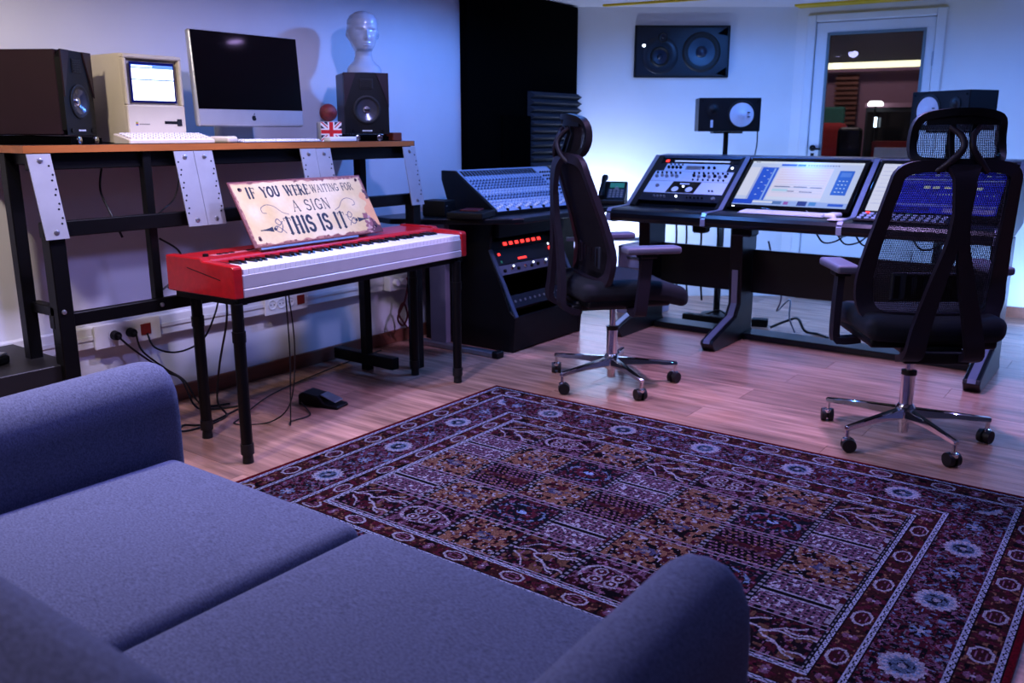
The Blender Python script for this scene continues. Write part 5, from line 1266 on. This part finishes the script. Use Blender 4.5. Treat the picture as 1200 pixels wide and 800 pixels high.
def swivel_chair(label, c, head, phase):
    rz = head-math.pi/2                                           # local +y is forward
    t = thing('swivel_chair', label, 'chair', (c[0],c[1],0), rz)
    MB().lathe([(.032,.075),(.036,.095),(.036,.135),(.027,.15)],n=20).build('hub', M_CHROME, t, smooth=40)
    for k in range(5):
        a = phase+k*2*math.pi/5-rz; dx, dy = math.cos(a), math.sin(a); sx, sy = -dy, dx
        vs = []
        for r, w_, z0, z1 in ((.028,.022,.092,.132),(.17,.016,.094,.120),(.325,.0125,.086,.104)):
            for q, zz in ((-1,z0),(1,z0),(.75,z1),(-.75,z1)): vs.append((dx*r+sx*q*w_, dy*r+sy*q*w_, zz))
        fs = [(3,2,1,0),(8,9,10,11)]
        for i in range(2):
            for j in range(4): fs.append((i*4+j, i*4+(j+1)%4, (i+1)*4+(j+1)%4, (i+1)*4+j))
        lg = MB().add(vs, fs).build('star_leg', M_CHROME, t, bevel=.004, smooth=40)
        px, py = dx*.315, dy*.315
        cs = MB().cyl((px,py,.050),(px,py,.090),.008,n=10).lathe([(.017,.040),(.017,.052),(.008,.058)],(px,py,0),n=12).build('caster', M_CHROME, lg, smooth=40)
        b_ = a+.9+k*.7; ux, uy = math.cos(b_), math.sin(b_); ox, oy = px-uy*.008, py+ux*.008
        wh = MB()
        for s in (-1,1): wh.cyl((ox+ux*s*.006,oy+uy*s*.006,.028),(ox+ux*s*.024,oy+uy*s*.024,.028),.028,.026,n=18)
        wh.cyl((ox-ux*.008,oy-uy*.008,.030),(ox+ux*.008,oy+uy*.008,.030),.018,n=12)
        wh.build('wheel', M_RUBBER, lg, smooth=40)
    MB().cyl((0,0,.03),(0,0,.09),.020,n=16).cyl((0,0,.13),(0,0,.275),.0265,n=18).build('gas_lift_sleeve', M_CHROME, t, smooth=40)
    MB().cyl((0,0,.268),(0,0,.285),.029,n=18).build('sleeve_ring', M_RUBBER, t, smooth=40)
    MB().cyl((0,0,.285),(0,0,.40),.0145,n=14).build('piston', M_CHROME, t, smooth=40)
    MB().rbox(-.10,.10,-.22,.10,.383,.435,.02).build('tilt_mechanism', M_BLACK, t, smooth=40)
    MB().tube([(.08,.02,.40),(.20,.03,.395),(.24,.03,.385)],.006,8).build('lever', M_BLACK, t, smooth=40)
    # seat with a falling front edge
    m = MB().rbox(-.25,.25,-.235,.265,.438,.532,.040,seg=4,mid=6,crown=.012)
    v2 = []
    for x, y, z in m.v:
        f = max(0, (y-.02)/.245); z -= .050*f*f; z += .012*(x/.25)**2
        if y > 0: x *= 1-.07*f*f
        v2.append((x, y+.03*f, z))
    m.v = v2; m.build('seat', M_SEAT, t, smooth=60)
    MB().rbox(-.23,.23,-.20,.20,.418,.458,.015).build('seat_shell', M_BLACK, t, smooth=40)
    # armrests
    for s in (-1,1):
        ar = MB().sweep([(s*.20,.02,.405),(s*.275,.02,.400),(s*.295,.025,.43),(s*.285,.05,.665)],[.05,.06,.055,.05],.026,side=(0,1,0),smooth=5).build('armrest_post', M_CHAIR, t, smooth=40)
        MB().rbox(s*.283-.045,s*.283+.045,-.06,.20,.672,.704,.012,seg=3).build('armrest_pad', M_PAD, ar, smooth=40)
        MB().rbox(s*.283-.030,s*.283+.030,.01,.09,.652,.675,.006,seg=2).build('armrest_bracket', M_BLACK, ar, smooth=40)
    # back: outline in x and z, depth follows the spine curve
    def dep(z, x): return np.interp(z, [.49,.56,.66,.80,.95,1.09], [-.165,-.140,-.130,-.165,-.215,-.262]) + .55*x*x
    out = [(-.10,.515),(-.19,.52),(-.235,.57),(-.242,.68),(-.225,.84),(-.205,1.0),(-.19,1.06),(-.13,1.082),(0,1.086)]
    loop2 = out + [(-x, z) for x, z in out[::-1][1:]]
    loop2 = [(p[0], p[1]) for p in crom([np.array((x,0,z)) for x,z in loop2], 4, True) for p in [(p[0],p[2])]]
    pts = [(x, float(dep(z,x)), z) for x,z in loop2]
    fw_ = [float(np.interp(z, [.5,.60,.75,.95], [.064,.062,.052,.042])) for x,y,z in pts]
    MB().sweep(pts, fw_, .026, side='loop', closed=True).build('back_frame', M_CHAIR, t, smooth=50)
    # mesh panel inside
    hwf = lambda z: np.interp(z, [.515,.54,.57,.68,.84,1.0,1.06,1.08], [.13,.205,.228,.235,.218,.198,.185,.13])
    weave(hwf, lambda x, z: float(dep(z,x))+.004, .52, 1.08).build('back_mesh', M_MESHF, t)
    lp = MB().rbox(-.15,.15,-.128,-.112,.585,.690,.006).build('lumbar_pad', mat('lumbar_grey',(.10,.12,.16),.6,noise=(30,.9,1.1)), t, smooth=40)
    for q in range(7): MB().box(-.14+q*.042,-.120+q*.042,-.131,-.128,.595,.680).build('pad_rib', M_BLACK, lp)
    # spine: two straps below that join into one
    for s in (-1,1):
        MB().sweep([(s*.105,-.21,.385),(s*.105,-.285,.42),(s*.088,-.285,.52),(s*.050,-.285,.68),(s*.018,-.295,.82),(s*.012,-.300,.93)],[.068,.068,.062,.052,.040,.030],.026,side=(1,0,0),smooth=5).build('spine_strut', M_CHAIR, t, smooth=40)
    MB().sweep([(0,-.298,.84),(0,-.302,.95),(0,-.295,1.04),(0,-.275,1.085)],[.040,.062,.075,.12],.024,side=(1,0,0),smooth=5).build('spine', M_CHAIR, t, smooth=40)
    MB().rbox(-.12,.12,-.245,-.19,.37,.42,.012).build('spine_foot', M_BLACK, t, smooth=40)
    # headrest
    hz0, hy = 1.185, -.225
    for s in (-1,1):
        MB().tube([(s*.085,-.262,1.065),(s*.050,-.285,1.10),(s*.016,-.292,1.145),(s*.020,-.275,1.185),(s*.050,-.250,1.215)],[.011,.012,.012,.011,.009],10,smooth=6).build('headrest_arm', M_CHAIR, t, smooth=50)
    hl2 = [(-.145,1.11),(-.150,1.18),(-.135,1.242),(-.07,1.262),(0,1.266)]
    hl2 = hl2 + [(-x,z) for x,z in hl2[::-1][1:]] + [(.09,1.098),(0,1.096),(-.09,1.098)]
    hd3 = lambda x, z: hy + 1.6*x*x - .05*((z-1.185)/.08)**2*.5
    hp = [(p[0], hd3(p[0],p[2]), p[2]) for p in crom([np.array((x,0,z)) for x,z in hl2], 4, True)]
    hf = MB().sweep(hp, .026, .028, side='loop', closed=True).build('headrest_frame', M_BLACK, t, smooth=50)
    MB().sweep([(-.12,hd3(.12,1.245)-.004,1.243),(0,hd3(0,1.25)-.004,1.247),(.12,hd3(.12,1.245)-.004,1.243)],.045,.018,side=(0,0,1),smooth=5).build('headrest_bar', M_BLACK, hf, smooth=50)
    for x in (-.035,.035): MB().sweep([(x,hd3(x,1.10)-.004,1.105),(x,hd3(x,1.19)-.006,1.19),(x,hd3(x,1.25)-.004,1.25)],.016,.012,side=(1,0,0)).build('headrest_rib', M_BLACK, hf)
    weave(lambda z: np.interp(z, [1.10,1.18,1.24,1.26],[.14,.145,.132,.09]), lambda x, z: hd3(x,z)+.003, 1.10, 1.258).build('headrest_mesh', M_MESHF, hf)
    return t
swivel_chair('black mesh swivel chair beside the mixer, turned sideways', (-2.083,3.620), math.radians(50), math.radians(-106))
swivel_chair('black mesh swivel chair facing the deep blue screen', (-.733,3.617), math.radians(123), math.radians(-116))
